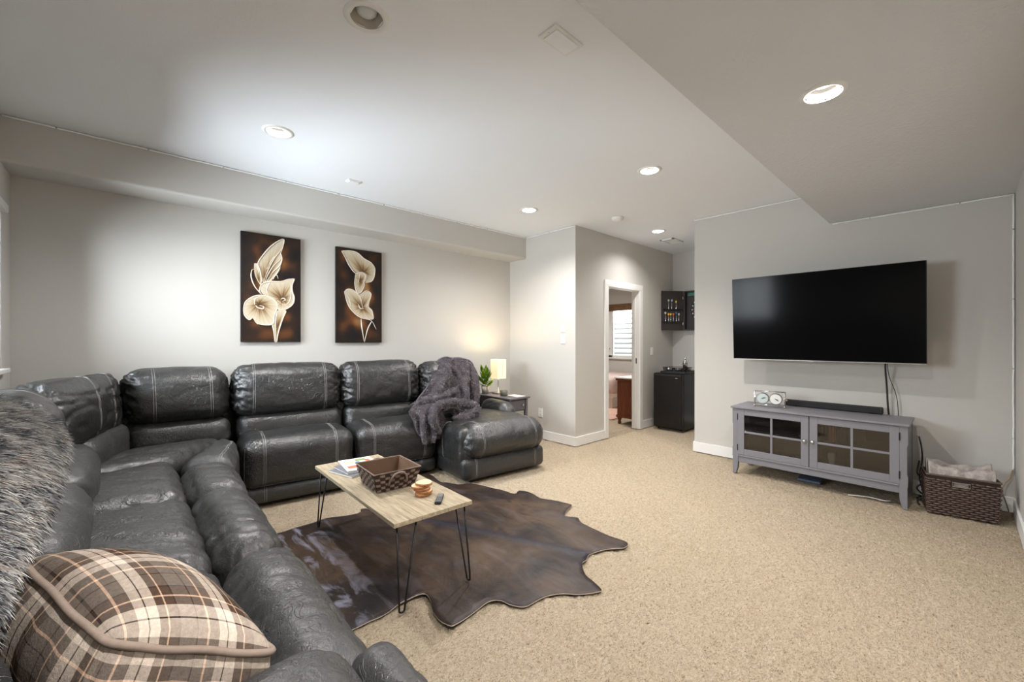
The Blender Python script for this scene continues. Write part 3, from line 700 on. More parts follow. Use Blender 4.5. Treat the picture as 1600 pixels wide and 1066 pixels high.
for G, ku, kv, wb in ((G1, 8, 6, .05), (G2, 8, 7, .03)):
    V, F, N, nu, nv = surf_from_grid([[PY(*q) for q in row] for row in G], ku, kv)
    F, N = towards_cam(V, F, N)
    u = np.repeat(np.arange(nu)/(nu-1), nv); vv = np.tile(np.arange(nv)/(nv-1), nu)
    # soft vertical folds that gather towards the seat
    V = V+N*((.028*np.sin(u*17+vv*3.0+1.)*sstep(0.25, .6, vv)) + pnoise(V*9)*wb*.7)[:, None]
    me0 = bpy.data.meshes.new('t'); me0.from_pydata(V.tolist(), [], F); me0.update(); NN = np.zeros(len(V)*3); me0.vertices.foreach_get('normal', NN); NN = NN.reshape(-1, 3); bpy.data.meshes.remove(me0)
    V2, F2 = solid(V, F, NN, nu, nv, .02); backs += [(V2, F2)]
    allF += [tuple(x+off for x in f) for f in F]; allV.append(V); off += len(V)
def tubeVF(pts, rs, n=14):
    bm = BM(); tube(bm, crom(pts, 6), list(np.interp(np.linspace(0, 1, (len(pts)-1)*6+1), np.linspace(0, 1, len(pts)), rs)), n)
    bmesh.ops.recalc_face_normals(bm, faces=bm.faces); me = bpy.data.meshes.new('t'); bm.to_mesh(me); bm.free()
    V = np.zeros(len(me.vertices)*3); me.vertices.foreach_get('co', V); V = V.reshape(-1, 3); F = [tuple(p.vertices) for p in me.polygons]; bpy.data.meshes.remove(me); return V, F
for pts, rs in (([(686, 676, 3.44), (676, 656, 3.40), (680, 640, 3.42), (694, 630, 3.46), (716, 630, 3.48), (738, 634, 3.46), (742, 643, 3.42), (728, 652, 3.40), (708, 654, 3.42)], [.02, .035, .036, .036, .04, .045, .05, .045, .02]),
                ([(672, 626, 3.60), (692, 620, 3.58), (706, 613, 3.62), (712, 609, 3.66)], [.02, .03, .034, .02]),
                ([(694, 569, 3.92), (712, 580, 3.80), (722, 596, 3.70), (728, 614, 3.62), (724, 628, 3.60)], [.02, .03, .034, .036, .03]),
                ([(722, 566, 3.95), (735, 576, 3.82), (741, 594, 3.72), (743, 616, 3.66), (742, 634, 3.60)], [.02, .04, .045, .045, .03]),
                ([(650, 632, 3.56), (664, 626, 3.54), (680, 625, 3.54)], [.025, .03, .02])):
    V, F = tubeVF([PY(*q) for q in pts], rs); V = V+np.random.default_rng(3).normal(0, .001, V.shape)
    allF += [tuple(x+off for x in f) for f in F]; allV.append(V); off += len(V); backs.append((V, F))
bmV = []; bmF = []; o2 = 0
for V2, F2 in backs: bmV.append(V2); bmF += [tuple(int(x)+o2 for x in f) for f in F2]; o2 += len(V2)
me = bpy.data.meshes.new('backing'); me.from_pydata(np.vstack(bmV).tolist(), [], bmF); me.update(); link('backing', me, plain('plush_backing', lin(84, 76, 80), .95), gt, True)
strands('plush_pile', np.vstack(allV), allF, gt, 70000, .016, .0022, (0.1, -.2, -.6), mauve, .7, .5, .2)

# ------------------------------------------------------------------ plaid pillow
A_, B_, C_ = Vector(onz(32, 874, .83)), Vector(onz(168, 1008, .79)), Vector(onz(436, 1022, .69)); D_ = A_+(C_-B_)+Vector((0, 0, .0))
nrm = (C_-B_).cross(A_-B_).normalized()
pil = thing('plaid_pillow', 'grey, cream and brown plaid box pillow on the nearest sofa seat', 'pillow', tuple((A_+C_)/2-nrm*.15))
def build_pillow():
    n = 30; V = []; UVs = []; F = []
    def add(p, uv): V.append(p); UVs.append(uv); return len(V)-1
    def top(u, v, sgn, off):
        p = A_*(1-u)*(v)+B_*(1-u)*(1-v)+C_*u*(1-v)+D_*u*v
        d = ((1-(2*u-1)**2)*(1-(2*v-1)**2))**.55
        # rounded corners: pull corners in a touch
        cpt = (A_+B_+C_+D_)/4; q = max(0, abs(2*u-1)*abs(2*v-1)-.72)/.28
        p = p.lerp(cpt, .06*q*q)
        return p+nrm*(off+sgn*.085*d)
    gt_ = [[add(top(i/n, j/n, 1, 0), (i/n, j/n)) for j in range(n+1)] for i in range(n+1)]
    gb_ = [[add(top(i/n, j/n, -.4, -.15), (i/n, j/n)) for j in range(n+1)] for i in range(n+1)]
    for i in range(n):
        for j in range(n):
            F.append((gt_[i][j], gt_[i+1][j], gt_[i+1][j+1], gt_[i][j+1])); F.append((gb_[i][j+1], gb_[i+1][j+1], gb_[i+1][j], gb_[i][j]))
    loop = [(i, 0) for i in range(n)]+[(n, j) for j in range(n)]+[(i, n) for i in range(n, 0, -1)]+[(0, j) for j in range(n, 0, -1)]
    m = 6; rings = []; cpt = (A_+B_+C_+D_)/4
    for s, (i, j) in enumerate(loop):
        ring = []
        for k in range(m+1):
            f = k/m; p = top(i/n, j/n, 0, -.15*f); out = (p-cpt); out -= nrm*out.dot(nrm); out.normalize()
            wv = .018*math.sin(PI*f)+.004*math.sin(s*.9)*math.sin(PI*f)
            ring.append(add(p+out*wv, (s/n, 1.0-f*.45 if True else 0)))
        rings.append(ring)
    for s in range(len(loop)):
        R0, R1 = rings[s], rings[(s+1) % len(loop)]
        for k in range(m): F.append((R0[k], R0[k+1], R1[k+1], R1[k]))
    me = bpy.data.meshes.new('cover'); me.from_pydata([tuple(p) for p in V], [], F); me.update()
    uvl = me.uv_layers.new(name='uv')
    for lp in me.loops: uvl.data[lp.index].uv = UVs[lp.vertex_index]
    link('cover', me, M['plaid'], pil, True)
    for off in (0, -.15):
        bm = BM(); line = []
        for s, (i, j) in enumerate(loop):
            p = top(i/n, j/n, 0, off); out = p-cpt; out -= nrm*out.dot(nrm); line.append(p+out.normalized()*.004+nrm*.0015*math.sin(s*.5))
        tube(bm, line, .0068, 8, closed=True); obj('piping', bm, M['piping'], pil, True)
    # small bow at the near side
    bm = BM(); b0 = B_.lerp(C_, .02)-nrm*.085+Vector((-.012, -.03, 0))
    for d in ((-.03, -.012, .012), (.034, -.01, .012), (-.024, -.014, -.03), (.020, -.014, -.036)):
        dv = Vector(d); tube(bm, crom([b0, b0+dv*.6+Vector((0, -.008, .004)), b0+dv], 4), [.004, .006, .007, .008, .0085, .008, .007, .006, .004], 6)
    obj('bow', bm, M['piping'], pil, True)
build_pillow()

# ------------------------------------------------------------------ cowhide rug
zr = [(30,255),(100,235),(200,205),(250,188),(330,180),(392,166),(396,152),(420,148),(440,156),(470,160),(520,150),(590,100),(640,40),(655,-6),(700,3),(740,35),(770,40),(820,45),(870,40),(940,55),(1000,68),(1060,84),(1080,70),(1130,80),(1170,105),(1240,118),(1305,130),(1290,150),(1275,180),(1330,185),(1345,205),(1400,235),(1470,265),(1530,285),(1548,300),(1530,320),(1480,322),(1430,328),(1380,345),(1368,372),(1350,390),(1365,430),(1400,460),(1433,492),(1420,505),(1340,515),(1270,512),(1190,525),(1140,550),(1100,568),(1040,560),(1000,545),(950,550),(900,580),(860,610),(800,655),(780,660),(740,640),(710,600),(700,560),(685,530),(660,522),(600,545),(560,560),(500,600),(440,627)]
outl = [Vector(onz(420+x/2.7586, 740+y/2.7586, .014)) for x, y in zr]
outl += [Vector((.66, 1.9, .014)), Vector((.56, 2.2, .014)), Vector((.60, 2.6, .014)), Vector((.53, 2.95, .014)), Vector((.62, 3.2, .014))]
outl = crom(outl, 3, closed=True)
def build_hide():
    from mathutils.geometry import delaunay_2d_cdt
    pts2 = [Vector((p.x, p.y)) for p in outl]; n = len(pts2); xs = [p.x for p in pts2]; ys = [p.y for p in pts2]
    def inside(x, y):
        c = False; j = n-1
        for i in range(n):
            if (ys[i] > y) != (ys[j] > y) and x < (xs[j]-xs[i])*(y-ys[i])/(ys[j]-ys[i])+xs[i]: c = not c
            j = i
        return c
    extra = []; st = .026; x = min(xs)
    while x < max(xs):
        y = min(ys)
        while y < max(ys):
            q = Vector((x+random.uniform(-.004, .004), y+random.uniform(-.004, .004)))
            if inside(q.x, q.y) and min((q-p).length_squared for p in pts2) > (.02)**2: extra.append(q)
            y += st
        x += st
    r = delaunay_2d_cdt(pts2+extra, [], [list(range(n))], 1, 1e-6); V = r[0]; F = r[2]
    P = np.array([[v.x, v.y, 0] for v in V])
    d = np.array([min((v-p).length for p in pts2) for v in V])
    wav = np.clip(pnoise(P*4.2)*.030, -.002, .016)*np.exp(-d/.08)+np.abs(pnoise(P*3.+9))*.003
    # dragged crease across the hide
    a0 = np.array(onz(655, 812)[:2]); a1 = np.array(onz(910, 866)[:2]); ab = a1-a0; tt = np.clip(((P[:, :2]-a0)@ab)/(ab@ab), 0, 1); dist = np.linalg.norm(P[:, :2]-(a0+tt[:, None]*ab), axis=1)
    wav += .007*np.exp(-(dist/.022)**2)
    P[:, 2] = .008+wav
    top = P.tolist(); bot = (P-np.array([0, 0, .005])).tolist(); m = len(top)
    me = bpy.data.meshes.new('hide'); me.from_pydata(top+bot, [], [tuple(f) for f in F]+[tuple(i+m for i in f[::-1]) for f in F]+[(i, (i+1) % n, (i+1) % n+m, i+m) for i in range(n)]); me.update()
    nf = len(F)
    rug = thing('cowhide_rug', 'dark brown cowhide rug spread under the coffee table', 'rug', (1.5, 2.3, 0))
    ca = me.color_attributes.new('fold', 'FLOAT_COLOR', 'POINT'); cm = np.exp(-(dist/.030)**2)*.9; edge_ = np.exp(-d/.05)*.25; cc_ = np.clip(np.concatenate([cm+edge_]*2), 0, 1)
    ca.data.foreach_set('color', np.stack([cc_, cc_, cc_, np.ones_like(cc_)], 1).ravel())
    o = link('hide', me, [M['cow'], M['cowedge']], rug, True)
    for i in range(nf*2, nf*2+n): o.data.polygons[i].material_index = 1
build_hide()

# ------------------------------------------------------------------ coffee table
TR = math.radians(-1.6); TC = Vector((1.172, 2.425, 0))
def T(x, y, z=0.): return TC+Matrix.Rotation(TR, 3, 'Z') @ Vector((x, y, z))
ct = thing('coffee_table', 'wooden coffee table with black hairpin legs on the cowhide', 'table', tuple(TC))
TW, TL, TZ = .226, .612, .442
nb = 3
for k in range(nb):   # boards of the top
    x0 = -TW+2*TW*k/nb; x1 = x0+2*TW/nb
    bm = BM(); vs = bx(bm, (x0+.0006, -TL, TZ-.022), (x1-.0006, TL, TZ), .0015, 1)
    for v_ in bm.verts: v_.co = T(*v_.co)
    obj('board', bm, M['tablewood'], ct)
for sx, sy, sp in ((-1, -1, (.098, -.012)), (1, -1, (-.005, .085)), (-1, 1, (0, -.13)), (1, 1, (-.1, .0))):
    bm = BM(); cx, cy = sx*(TW-.03), sy*(TL-.035)
    fx, fy = sx*(TW-.022), sy*(TL+.008)
    # two rods meeting in a rounded foot
    a = Vector((cx, cy-sy*.0, TZ-.024)); b = Vector((cx+sp[0], cy+sp[1], TZ-.024)); ft_ = Vector((fx, fy, .027)); ww = .013
    d = Vector((sp[0], sp[1], 0)).normalized()
    line = [a, ft_+Vector((0, 0, .03))]
    for q in range(9):
        an = PI*q/8; line.append(ft_+d*(ww*(1-math.cos(an)))-Vector((0, 0, ww*.75*math.sin(an))))
    line += [b]
    tube(bm, [T(*p) for p in line], .0046, 8)
    vs = bx(bm, (min(cx, b.x)-.012, min(cy, b.y)-.012, TZ-.027), (max(cx, b.x)+.012, max(cy, b.y)+.012, TZ-.0222), .001, 1)
    for v_ in vs: v_.co = T(*v_.co)
    obj('leg', bm, M['blackmetal'], ct, True)
# woven basket on the table
def woven_basket(name, label, c, ax, bl, bs, tl, ts, z0, h, rows, cols, strapm, darkm, parentcat='basket'):
    t = thing(name, label, parentcat, (c.x, c.y, z0)); R = Matrix.Rotation(ax, 3, 'Z')
    def pt(u, v, f): lx = bl+(tl-bl)*f; sy = bs+(ts-bs)*f; p = R @ Vector((u*lx, v*sy, 0)); return Vector((c.x+p.x, c.y+p.y, z0+h*f))
    bm = BM()   # liner shell (inner skin)
    for f0, f1, k in ((0.02, 1., .94),):
        r0 = [pt(u*k, v*k, f0) for u, v in ((-1, -1), (1, -1), (1, 1), (-1, 1))]; r1 = [pt(u*k, v*k, f1) for u, v in ((-1, -1), (1, -1), (1, 1), (-1, 1))]
        r0o = [pt(u*.975, v*.975, 0.01) for u, v in ((-1, -1), (1, -1), (1, 1), (-1, 1))]; r1o = [pt(u*.975, v*.975, 1.) for u, v in ((-1, -1), (1, -1), (1, 1), (-1, 1))]
        V = [bm.verts.new(p) for p in r0+r1+r0o+r1o]
        for i in range(4):
            j = (i+1) % 4; bm.faces.new((V[i], V[j], V[4+j], V[4+i])); bm.faces.new((V[8+j], V[8+i], V[12+i], V[12+j])); bm.faces.new((V[4+i], V[4+j], V[12+j], V[12+i]))
        bm.faces.new(V[0:4]); bm.faces.new(V[8:12][::-1])
    obj('liner', bm, M['liner'], t)
    bm = BM(); bd = BM()
    sides = [((-1, -1), (1, -1)), ((1, -1), (1, 1)), ((1, 1), (-1, 1)), ((-1, 1), (-1, -1))]
    for (u0, v0), (u1, v1) in sides:
        nc = cols if abs(u1-u0) > abs(v1-v0) else max(3, int(cols*bs/bl))
        nn = R @ Vector(((v1-v0), -(u1-u0), 0)).normalized()
        for r in range(rows):
            for q in range(nc):
                a0, a1 = q/nc, (q+1)/nc; f0, f1 = r/rows*.93+.01, (r+1)/rows*.93+.01
                over = (r+q) % 2 == 0; o = nn*(.0035 if over else .0005)
                def P(a, f): return pt(u0+(u1-u0)*a, v0+(v1-v0)*a, f)+o
                g = .06; m_ = bm if over else bd
                prism(m_, [P(a0+(a1-a0)*g, f0+(f1-f0)*g*1.5), P(a1-(a1-a0)*g, f0+(f1-f0)*g*1.5), P(a1-(a1-a0)*g, f1-(f1-f0)*g*1.5), P(a0+(a1-a0)*g, f1-(f1-f0)*g*1.5)], nn*.0015)
    o = obj('weave', bm, strapm, t); o['kind'] = 'stuff'; o = obj('dark_weave', bd, darkm, t); o['kind'] = 'stuff'
    bm = BM(); tube(bm, [pt(u, v, 1.) for u, v in ((-1, -1), (1, -1), (1, 1), (-1, 1))], .004, 6, closed=True); obj('rim', bm, strapm, t)
    return t, pt, R
bc = Vector(((1.03+1.275)/2+.012, 2.36, 0)); 
tb, ptb, Rb = woven_basket('woven_basket', 'brown strap-woven basket with folded-down handles on the coffee table', bc, math.radians(-4), .112, .118, .142, .150, TZ+.001, .115, 6, 9, M['strap'], M['strap_dark'])
for v_ in (-1, 1):
    bm = BM(); nn = Rb @ Vector((0, v_, 0))
    tube(bm, crom([ptb(-.42, v_, .35)+nn*.010, ptb(-.38, v_, .62)+nn*.02, ptb(-.2, v_, .9)+nn*.026, ptb(0, v_, .98)+nn*.028, ptb(.2, v_, .9)+nn*.026, ptb(.38, v_, .62)+nn*.02, ptb(.42, v_, .35)+nn*.010], 5), .006, 8)
    obj('handle', bm, M['strap'], tb, True)
# coasters
cc = Vector(onz(661, 771, .45)); cc.z = 0
offs = [(0, 0), (.006, -.003), (-.004, .004), (-.016, .010), (.006, -.002)]
labs = ['log slice coaster at the bottom of the stack', 'log slice coaster, second from the bottom of the stack', 'log slice coaster in the middle of the stack', 'log slice coaster jutting left under the top one', 'log slice coaster on top of the stack by the remote']
for k, ((dx, dy), lb) in enumerate(zip(offs, labs)):
    z = TZ+.0005+k*.0142; t = thing('wood_coaster', lb, 'coaster', (cc.x+dx, cc.y+dy, z), 'stack of log slice coasters on the coffee table')
    ph = random.random()*6
    def ringp(r, zz): return [Vector((cc.x+dx+r*(1+.05*math.sin(3*a+ph)+.03*math.sin(5*a+ph*2))*math.cos(a), cc.y+dy+r*(1+.05*math.sin(3*a+ph))*math.sin(a), zz)) for a in [2*PI*q/28 for q in range(28)]]
    bm = BM(); prism(bm, ringp(.043, z), (0, 0, .0138)); obj('face', bm, M['coaster'], t)
    bm = BM(); tube_z = [ringp(.0432, z+.0006), ringp(.0465, z+.003), ringp(.0465, z+.010), ringp(.0432, z+.0132)]
    rr = [[bm.verts.new(p) for p in rg] for rg in tube_z]
    for A, B in zip(rr, rr[1:]):
        for q in range(28): bm.faces.new((A[q], A[(q+1) % 28], B[(q+1) % 28], B[q]))
    obj('bark', bm, M['bark'], t, True)
# remote
p = Vector(onz(686.5, 777, .46)); t = thing('remote_control', 'grey and black remote control at the near end of the coffee table', 'remote control', (p.x, p.y, TZ))
rot = math.atan2(1.98-1.878, 1.296-1.207)
bm = BM(); bx(bm, (p.x-.062, p.y-.0175, TZ+.0006), (p.x+.062, p.y+.0175, TZ+.0166), .005, 3, rz=rot); obj('body', bm, M['black'], t, True)
bm = BM(); bx(bm, (p.x-.058, p.y-.015, TZ+.0166), (p.x+.058, p.y+.015, TZ+.0182), .001, 1, rz=rot); obj('top_plate', bm, colmat('remote_grey', 110, 112, 112, .4), t)
Rr = Matrix.Rotation(rot, 3, 'Z')
for i in range(5):
    for j in range(3):
        q = Rr @ Vector((-.045+i*.013, -.009+j*.009, 0)); bm = BM(); lathe(bm, (p.x+q.x, p.y+q.y, TZ+.0182), [(.003, 0), (.003, .0012), (0, .0014)], 10); obj('button', bm, M['black'], t)
# magazines and books at the far end
def book(label, c, w_, l_, z, h, rz, cover, name='magazine', cat='magazine', extra=None):
    t = thing(name, label, cat, (c[0], c[1], z))
    bm = BM(); bx(bm, (c[0]-w_/2+.002, c[1]-l_/2+.002, z+.001), (c[0]+w_/2-.003, c[1]+l_/2-.002, z+h-.001), 0, rz=rz); obj('pages', bm, M['paper'], t)
    bm = BM(); bx(bm, (c[0]-w_/2, c[1]-l_/2, z+h-.0012), (c[0]+w_/2, c[1]+l_/2, z+h), 0, rz=rz); bx(bm, (c[0]-w_/2, c[1]-l_/2, z), (c[0]+w_/2, c[1]+l_/2, z+.0012), 0, rz=rz)
    obj('cover', bm, cover, t)
    if extra:
        R = Matrix.Rotation(rz, 3, 'Z')
        for q, (x, y, sx, sy, m_) in enumerate(extra):
            bm = BM(); o_ = R @ Vector((x, y, 0)); bx(bm, (c[0]+o_.x-sx/2, c[1]+o_.y-sy/2, z+h), (c[0]+o_.x+sx/2, c[1]+o_.y+sy/2, z+h+.0006), 0, rz=rz); obj('cover_print', bm, m_, t)
    return t
red, grn, pnk, yel, blu = colmat('print_red', 200, 110, 90), colmat('print_green', 130, 150, 100), colmat('print_pink', 224, 176, 160), colmat('print_yellow', 206, 190, 100), colmat('print_blue', 96, 120, 160)
book('slate grey book at the bottom of the pile on the coffee table', (1.085, 2.735), .15, .24, TZ+.0005, .012, .25, M['slate_book'], 'book', 'book')
book('white-edged grey book between the slate book and the magazine', (1.105, 2.76), .15, .22, TZ+.013, .010, .05, M['slate_book'], 'book', 'book')
book('colourful glossy magazine on top of the pile by the basket', (1.17, 2.80), .21, .28, TZ+.0235, .005, -.15, M['paper'],
     extra=[(-.05, .05, .06, .08, pnk), (.03, .09, .07, .05, grn), (.04, .0, .05, .06, yel), (-.05, -.06, .07, .06, red), (.02, -.09, .08, .03, pnk), (.0, .04, .03, .03, blu), (.07, .06, .03, .05, red)])

# ================================================================== PAINTINGS
def art(name, label, c0, c1, z0, z1, strokes, petals):
    yf = 4.43; t = thing(name, label, 'painting', ((c0+c1)/2, YB, z0))
    # canvas with vertex-coloured dark-to-umber ground
    n = 26; m = 46; V = []; F = []; Cc = []
    for i in range(n+1):
        for j in range(m+1):
            x = c0+(c1-c0)*i/n; z = z0+(z1-z0)*j/m; V.append((x, yf, z))
    V = np.array(V); u = (V[:, 0]-c0)/(c1-c0); v = (V[:, 2]-z0)/(z1-z0)
    edge = np.clip(1.15-np.maximum(np.abs(u-.5)*2, np.abs(v-.5)*1.7), 0, 1); nn = np.clip(pnoise(V*7+3)*1.3+.55, 0, 1)
    col = ramp_np(edge*nn*1.35, [(0, lin(20, 16, 18)), (.35, lin(44, 28, 18)), (.7, lin(104, 62, 30)), (1., lin(150, 112, 72))])
    for i in range(n):
        for j in range(m): F.append((i*(m+1)+j, (i+1)*(m+1)+j, (i+1)*(m+1)+j+1, i*(m+1)+j+1))
    me = bpy.data.meshes.new('canvas'); me.from_pydata(V.tolist(), [], F); me.update()
    ca = me.color_attributes.new('col', 'FLOAT_COLOR', 'POINT'); ca.data.foreach_set('color', np.hstack([col, np.ones((len(col), 1))]).ravel())
    link('canvas', me, M['paint'], t)
    boxobj('stretcher', (c0, yf+.0008, z0), (c1, YB-.0015, z1), plain('canvas_edge', lin(26, 22, 22), .7), t, .002)
    # petals: filled relief shapes with a dark-to-cream gradient
    for pi, (pts, hub) in enumerate(petals):
        P = crom([ony(x, y, yf) for x, y in pts], 5, closed=True); hb = Vector(ony(*hub, yf)); bm = BM(); K = 7; yo = yf-.0012-.0009*pi
        rings = [[bm.verts.new((hb.x+(p.x-hb.x)*k/K, yo-.001*(k/K), hb.z+(p.z-hb.z)*k/K)) for p in P] for k in range(1, K+1)]
        c_ = bm.verts.new((hb.x, yo, hb.z)); nP = len(P)
        for q in range(nP): bm.faces.new((c_, rings[0][q], rings[0][(q+1) % nP]))
        for A, B in zip(rings, rings[1:]):
            for q in range(nP): bm.faces.new((A[q], A[(q+1) % nP], B[(q+1) % nP], B[q]))
        me = bpy.data.meshes.new('petal'); bm.verts.index_update(); bm.to_mesh(me); bm.free()
        ca = me.color_attributes.new('col', 'FLOAT_COLOR', 'POINT'); nV = len(me.vertices); cols = np.ones((nV, 4))
        tval = np.zeros(nV)
        for k in range(K): tval[k*nP:(k+1)*nP] = (k+1)/K
        ang = np.zeros(nV)
        for k in range(K): ang[k*nP:(k+1)*nP] = np.arange(nP)/nP
        tv = np.clip(tval+.14*np.sin(ang*2*PI*9+pi)*(1-tval)+.08*np.sin(ang*2*PI*23), 0, 1)
        cols[:, :3] = ramp_np(tv, [(0, lin(62, 42, 24)), (.3, lin(128, 98, 64)), (.6, lin(186, 168, 138)), (1., lin(206, 196, 178))])
        ca.data.foreach_set('color', cols.ravel()); link('petal', me, M['paint'], t)
    bm = BM()
    for pts, wd in strokes:
        line = crom([ony(x, y, yf-.006) for x, y in pts], 5); L_ = len(line)
        tube(bm, line, [1.35*wd*(.45+.55*math.sin(PI*min(1, (q+.5)/L_*1.2+.0))) if q else wd*.4 for q in range(L_)], 6)
    for v_ in bm.verts: v_.co.y = yf-.006+(v_.co.y-(yf-.006))*.5
    obj('outline_strokes', bm, plain('cream_paint', lin(222, 210, 194), .5), t, True)
def z1_(pts): return [(370+x/5.762, 355+y/5.762) for x, y in pts]
def z2_(pts): return [(515+x/6.456, 375+y/6.456) for x, y in pts]
wing = [(232, 495), (200, 420), (190, 330), (230, 260), (300, 180), (370, 128), (425, 112), (415, 180), (395, 235), (408, 280), (395, 330), (392, 380), (350, 440), (300, 490)]
leaf = [(210, 520), (165, 440), (155, 370), (160, 328), (195, 350), (215, 400), (222, 470)]
leafo = [(200, 600), (160, 530), (130, 450), (135, 390), (155, 378)]
trump = [(205, 545), (235, 508), (300, 490), (400, 490), (470, 468), (522, 468), (500, 540), (518, 640), (500, 700), (430, 745), (370, 740), (340, 690), (280, 620), (230, 600)]
cup = [(60, 750), (75, 680), (130, 635), (200, 615), (290, 625), (350, 665), (368, 720), (340, 790), (325, 870), (250, 880), (180, 870), (140, 820), (110, 832), (70, 790)]
stem1 = [(360, 755), (445, 755), (405, 850), (375, 950), (362, 1030), (340, 1030), (335, 940), (318, 880)]
art('lily_painting', 'left, wider dark canvas painting of cream calla lilies', .768, 1.268, 1.296, 2.303,
    [(z1_(p), w_) for p, w_ in ((wing[1:8]+[wing[8]], .0045), ([(395, 235), (408, 290), (385, 350), (330, 400), (270, 490)], .004), ([(412, 190), (340, 280), (280, 390), (245, 480)], .0035), ([(400, 290), (330, 350), (280, 430), (255, 490)], .0035), ([(395, 350), (360, 420), (305, 480)], .004), ([(385, 232), (320, 290), (270, 380)], .0035),
     ([(215, 600), (160, 530), (130, 450), (135, 390), (155, 378)], .004), ([(155, 330), (185, 335), (212, 400), (222, 480), (210, 540)], .004), ([(205, 545), (235, 508), (300, 490), (400, 490), (470, 468), (522, 468)], .005), ([(522, 468), (500, 520), (500, 580), (518, 640), (500, 700), (430, 745), (370, 740)], .005), ([(300, 492), (270, 560), (285, 610)], .0035), ([(480, 500), (490, 580), (480, 660), (430, 700), (365, 660)], .003),
     (cup[:8], .005), (cup[7:11], .005), (cup[11:]+[cup[0]], .005), ([(160, 700), (165, 650), (210, 620)], .004), ([(205, 545), (205, 580), (225, 605)], .004), ([(445, 755), (405, 850), (375, 950), (362, 1030)], .0045), ([(318, 880), (335, 940), (340, 1030)], .0045), ([(365, 760), (350, 860), (350, 1030)], .003), ([(330, 470), (340, 440), (362, 435), (372, 465)], .0035), ([(170, 705), (190, 725), (235, 735), (240, 715), (205, 705)], .005), ([(395, 650), (420, 640), (438, 655), (410, 668)], .004))],
    [(z1_(wing), z1_([(260, 470)])[0]), (z1_(leaf), z1_([(200, 480)])[0]), (z1_(stem1), z1_([(370, 900)])[0]), (z1_(trump), z1_([(410, 650)])[0]), (z1_(cup), z1_([(200, 690)])[0])])
up_ = [(120, 112), (200, 108), (280, 130), (350, 190), (420, 230), (460, 290), (450, 370), (420, 420), (360, 430), (380, 360), (330, 325), (270, 330), (200, 250), (160, 170)]
neck = [(262, 340), (330, 335), (375, 360), (350, 430), (350, 470), (310, 535), (275, 515), (258, 440)]
low = [(150, 520), (190, 495), (250, 520), (300, 550), (370, 515), (418, 545), (395, 670), (430, 720), (440, 800), (330, 790), (260, 750), (200, 690), (170, 620)]
art('lily_painting', 'right, narrower dark canvas painting of cream calla lilies', 1.609, 2.112, 1.288, 2.291,
    [(z2_(p), w_) for p, w_ in ((up_[:6], .004), (up_[5:9], .004), ([(120, 112), (160, 180), (200, 260), (262, 335), (330, 325), (380, 360)], .004), ([(262, 340), (255, 440), (272, 520), (310, 535), (350, 470), (350, 430)], .004), ([(290, 440), (310, 340), (360, 350), (355, 410), (320, 480)], .003), ([(150, 520), (190, 495), (250, 515), (310, 580), (335, 690)], .004), ([(150, 520), (175, 620), (210, 690), (270, 755), (330, 790), (420, 815), (470, 900)], .005), ([(310, 550), (370, 515), (418, 545), (400, 620), (370, 680)], .004), ([(395, 680), (430, 720), (440, 800)], .004), ([(165, 540), (200, 600), (215, 680)], .003), ([(290, 650), (310, 690), (345, 690)], .005), ([(318, 795), (325, 880), (350, 1030)], .0055), ([(425, 820), (385, 900), (352, 1030)], .0055))],
    [(z2_(up_), z2_([(340, 330)])[0]), (z2_(neck), z2_([(315, 410)])[0]), (z2_(low), z2_([(325, 680)])[0])])

# ================================================================== TV
tv = thing('television', 'large black flat-screen television mounted on the wall', 'television', (4.90, .92, 1.5))
tilt = math.radians(3.2); tc = Vector((4.69, .922, 1.532))
def Tm(v): return Matrix.Rotation(-tilt, 3, 'Y') @ v + tc
def tvbox(name, lo, hi, mat, bev=.003):
    bm = BM(); bx(bm, lo, hi, bev)
    for v_ in bm.verts: v_.co = Tm(v_.co)
    return obj(name, bm, mat, tv)
tvbox('casing', (0, -.725, -.417), (.028, .725, .417), M['black'])
tvbox('screen', (-.0015, -.720, -.408), (.0, .720, .413), M['screen'], 0)
tvbox('bezel_strip', (-.003, -.725, -.4185), (.012, .725, -.411), M['metal'], .001)
tvbox('maker_badge', (-.004, .03, -.424), (.008, .07, -.4185), M['metal'], .001)
tvbox('rear_housing', (.028, -.45, -.36), (.06, .45, .1), M['black'], .012)
boxobj('wall_mount', (4.74, .72, 1.40), (XT, 1.12, 1.62), M['blackmetal'], tv, .004)
def cable(name, label, pts, r, mat, cat='cable', parent=None):
    bm = BM(); tube(bm, crom(pts, 6), r, 8); o = obj(name, bm, mat, parent, True)
    if parent is None: tag(o, label, cat)
    else: o['label'] = label
    return o
cable('power_cord', 'thick black cord hanging from the television down behind the stand', [(4.80, .455, 1.16), (4.86, .46, 1.05), (4.90, .455, .9), (4.915, .45, .75), (4.92, .44, .6), (4.92, .42, .35)], .007, M['black'], parent=tv)
cable('thin_cord', 'thin black cord looping beside the thick television cord', [(4.82, .45, 1.16), (4.90, .44, 1.0), (4.925, .40, .85), (4.93, .385, .72), (4.93, .38, .5)], .0028, M['black'], parent=tv)

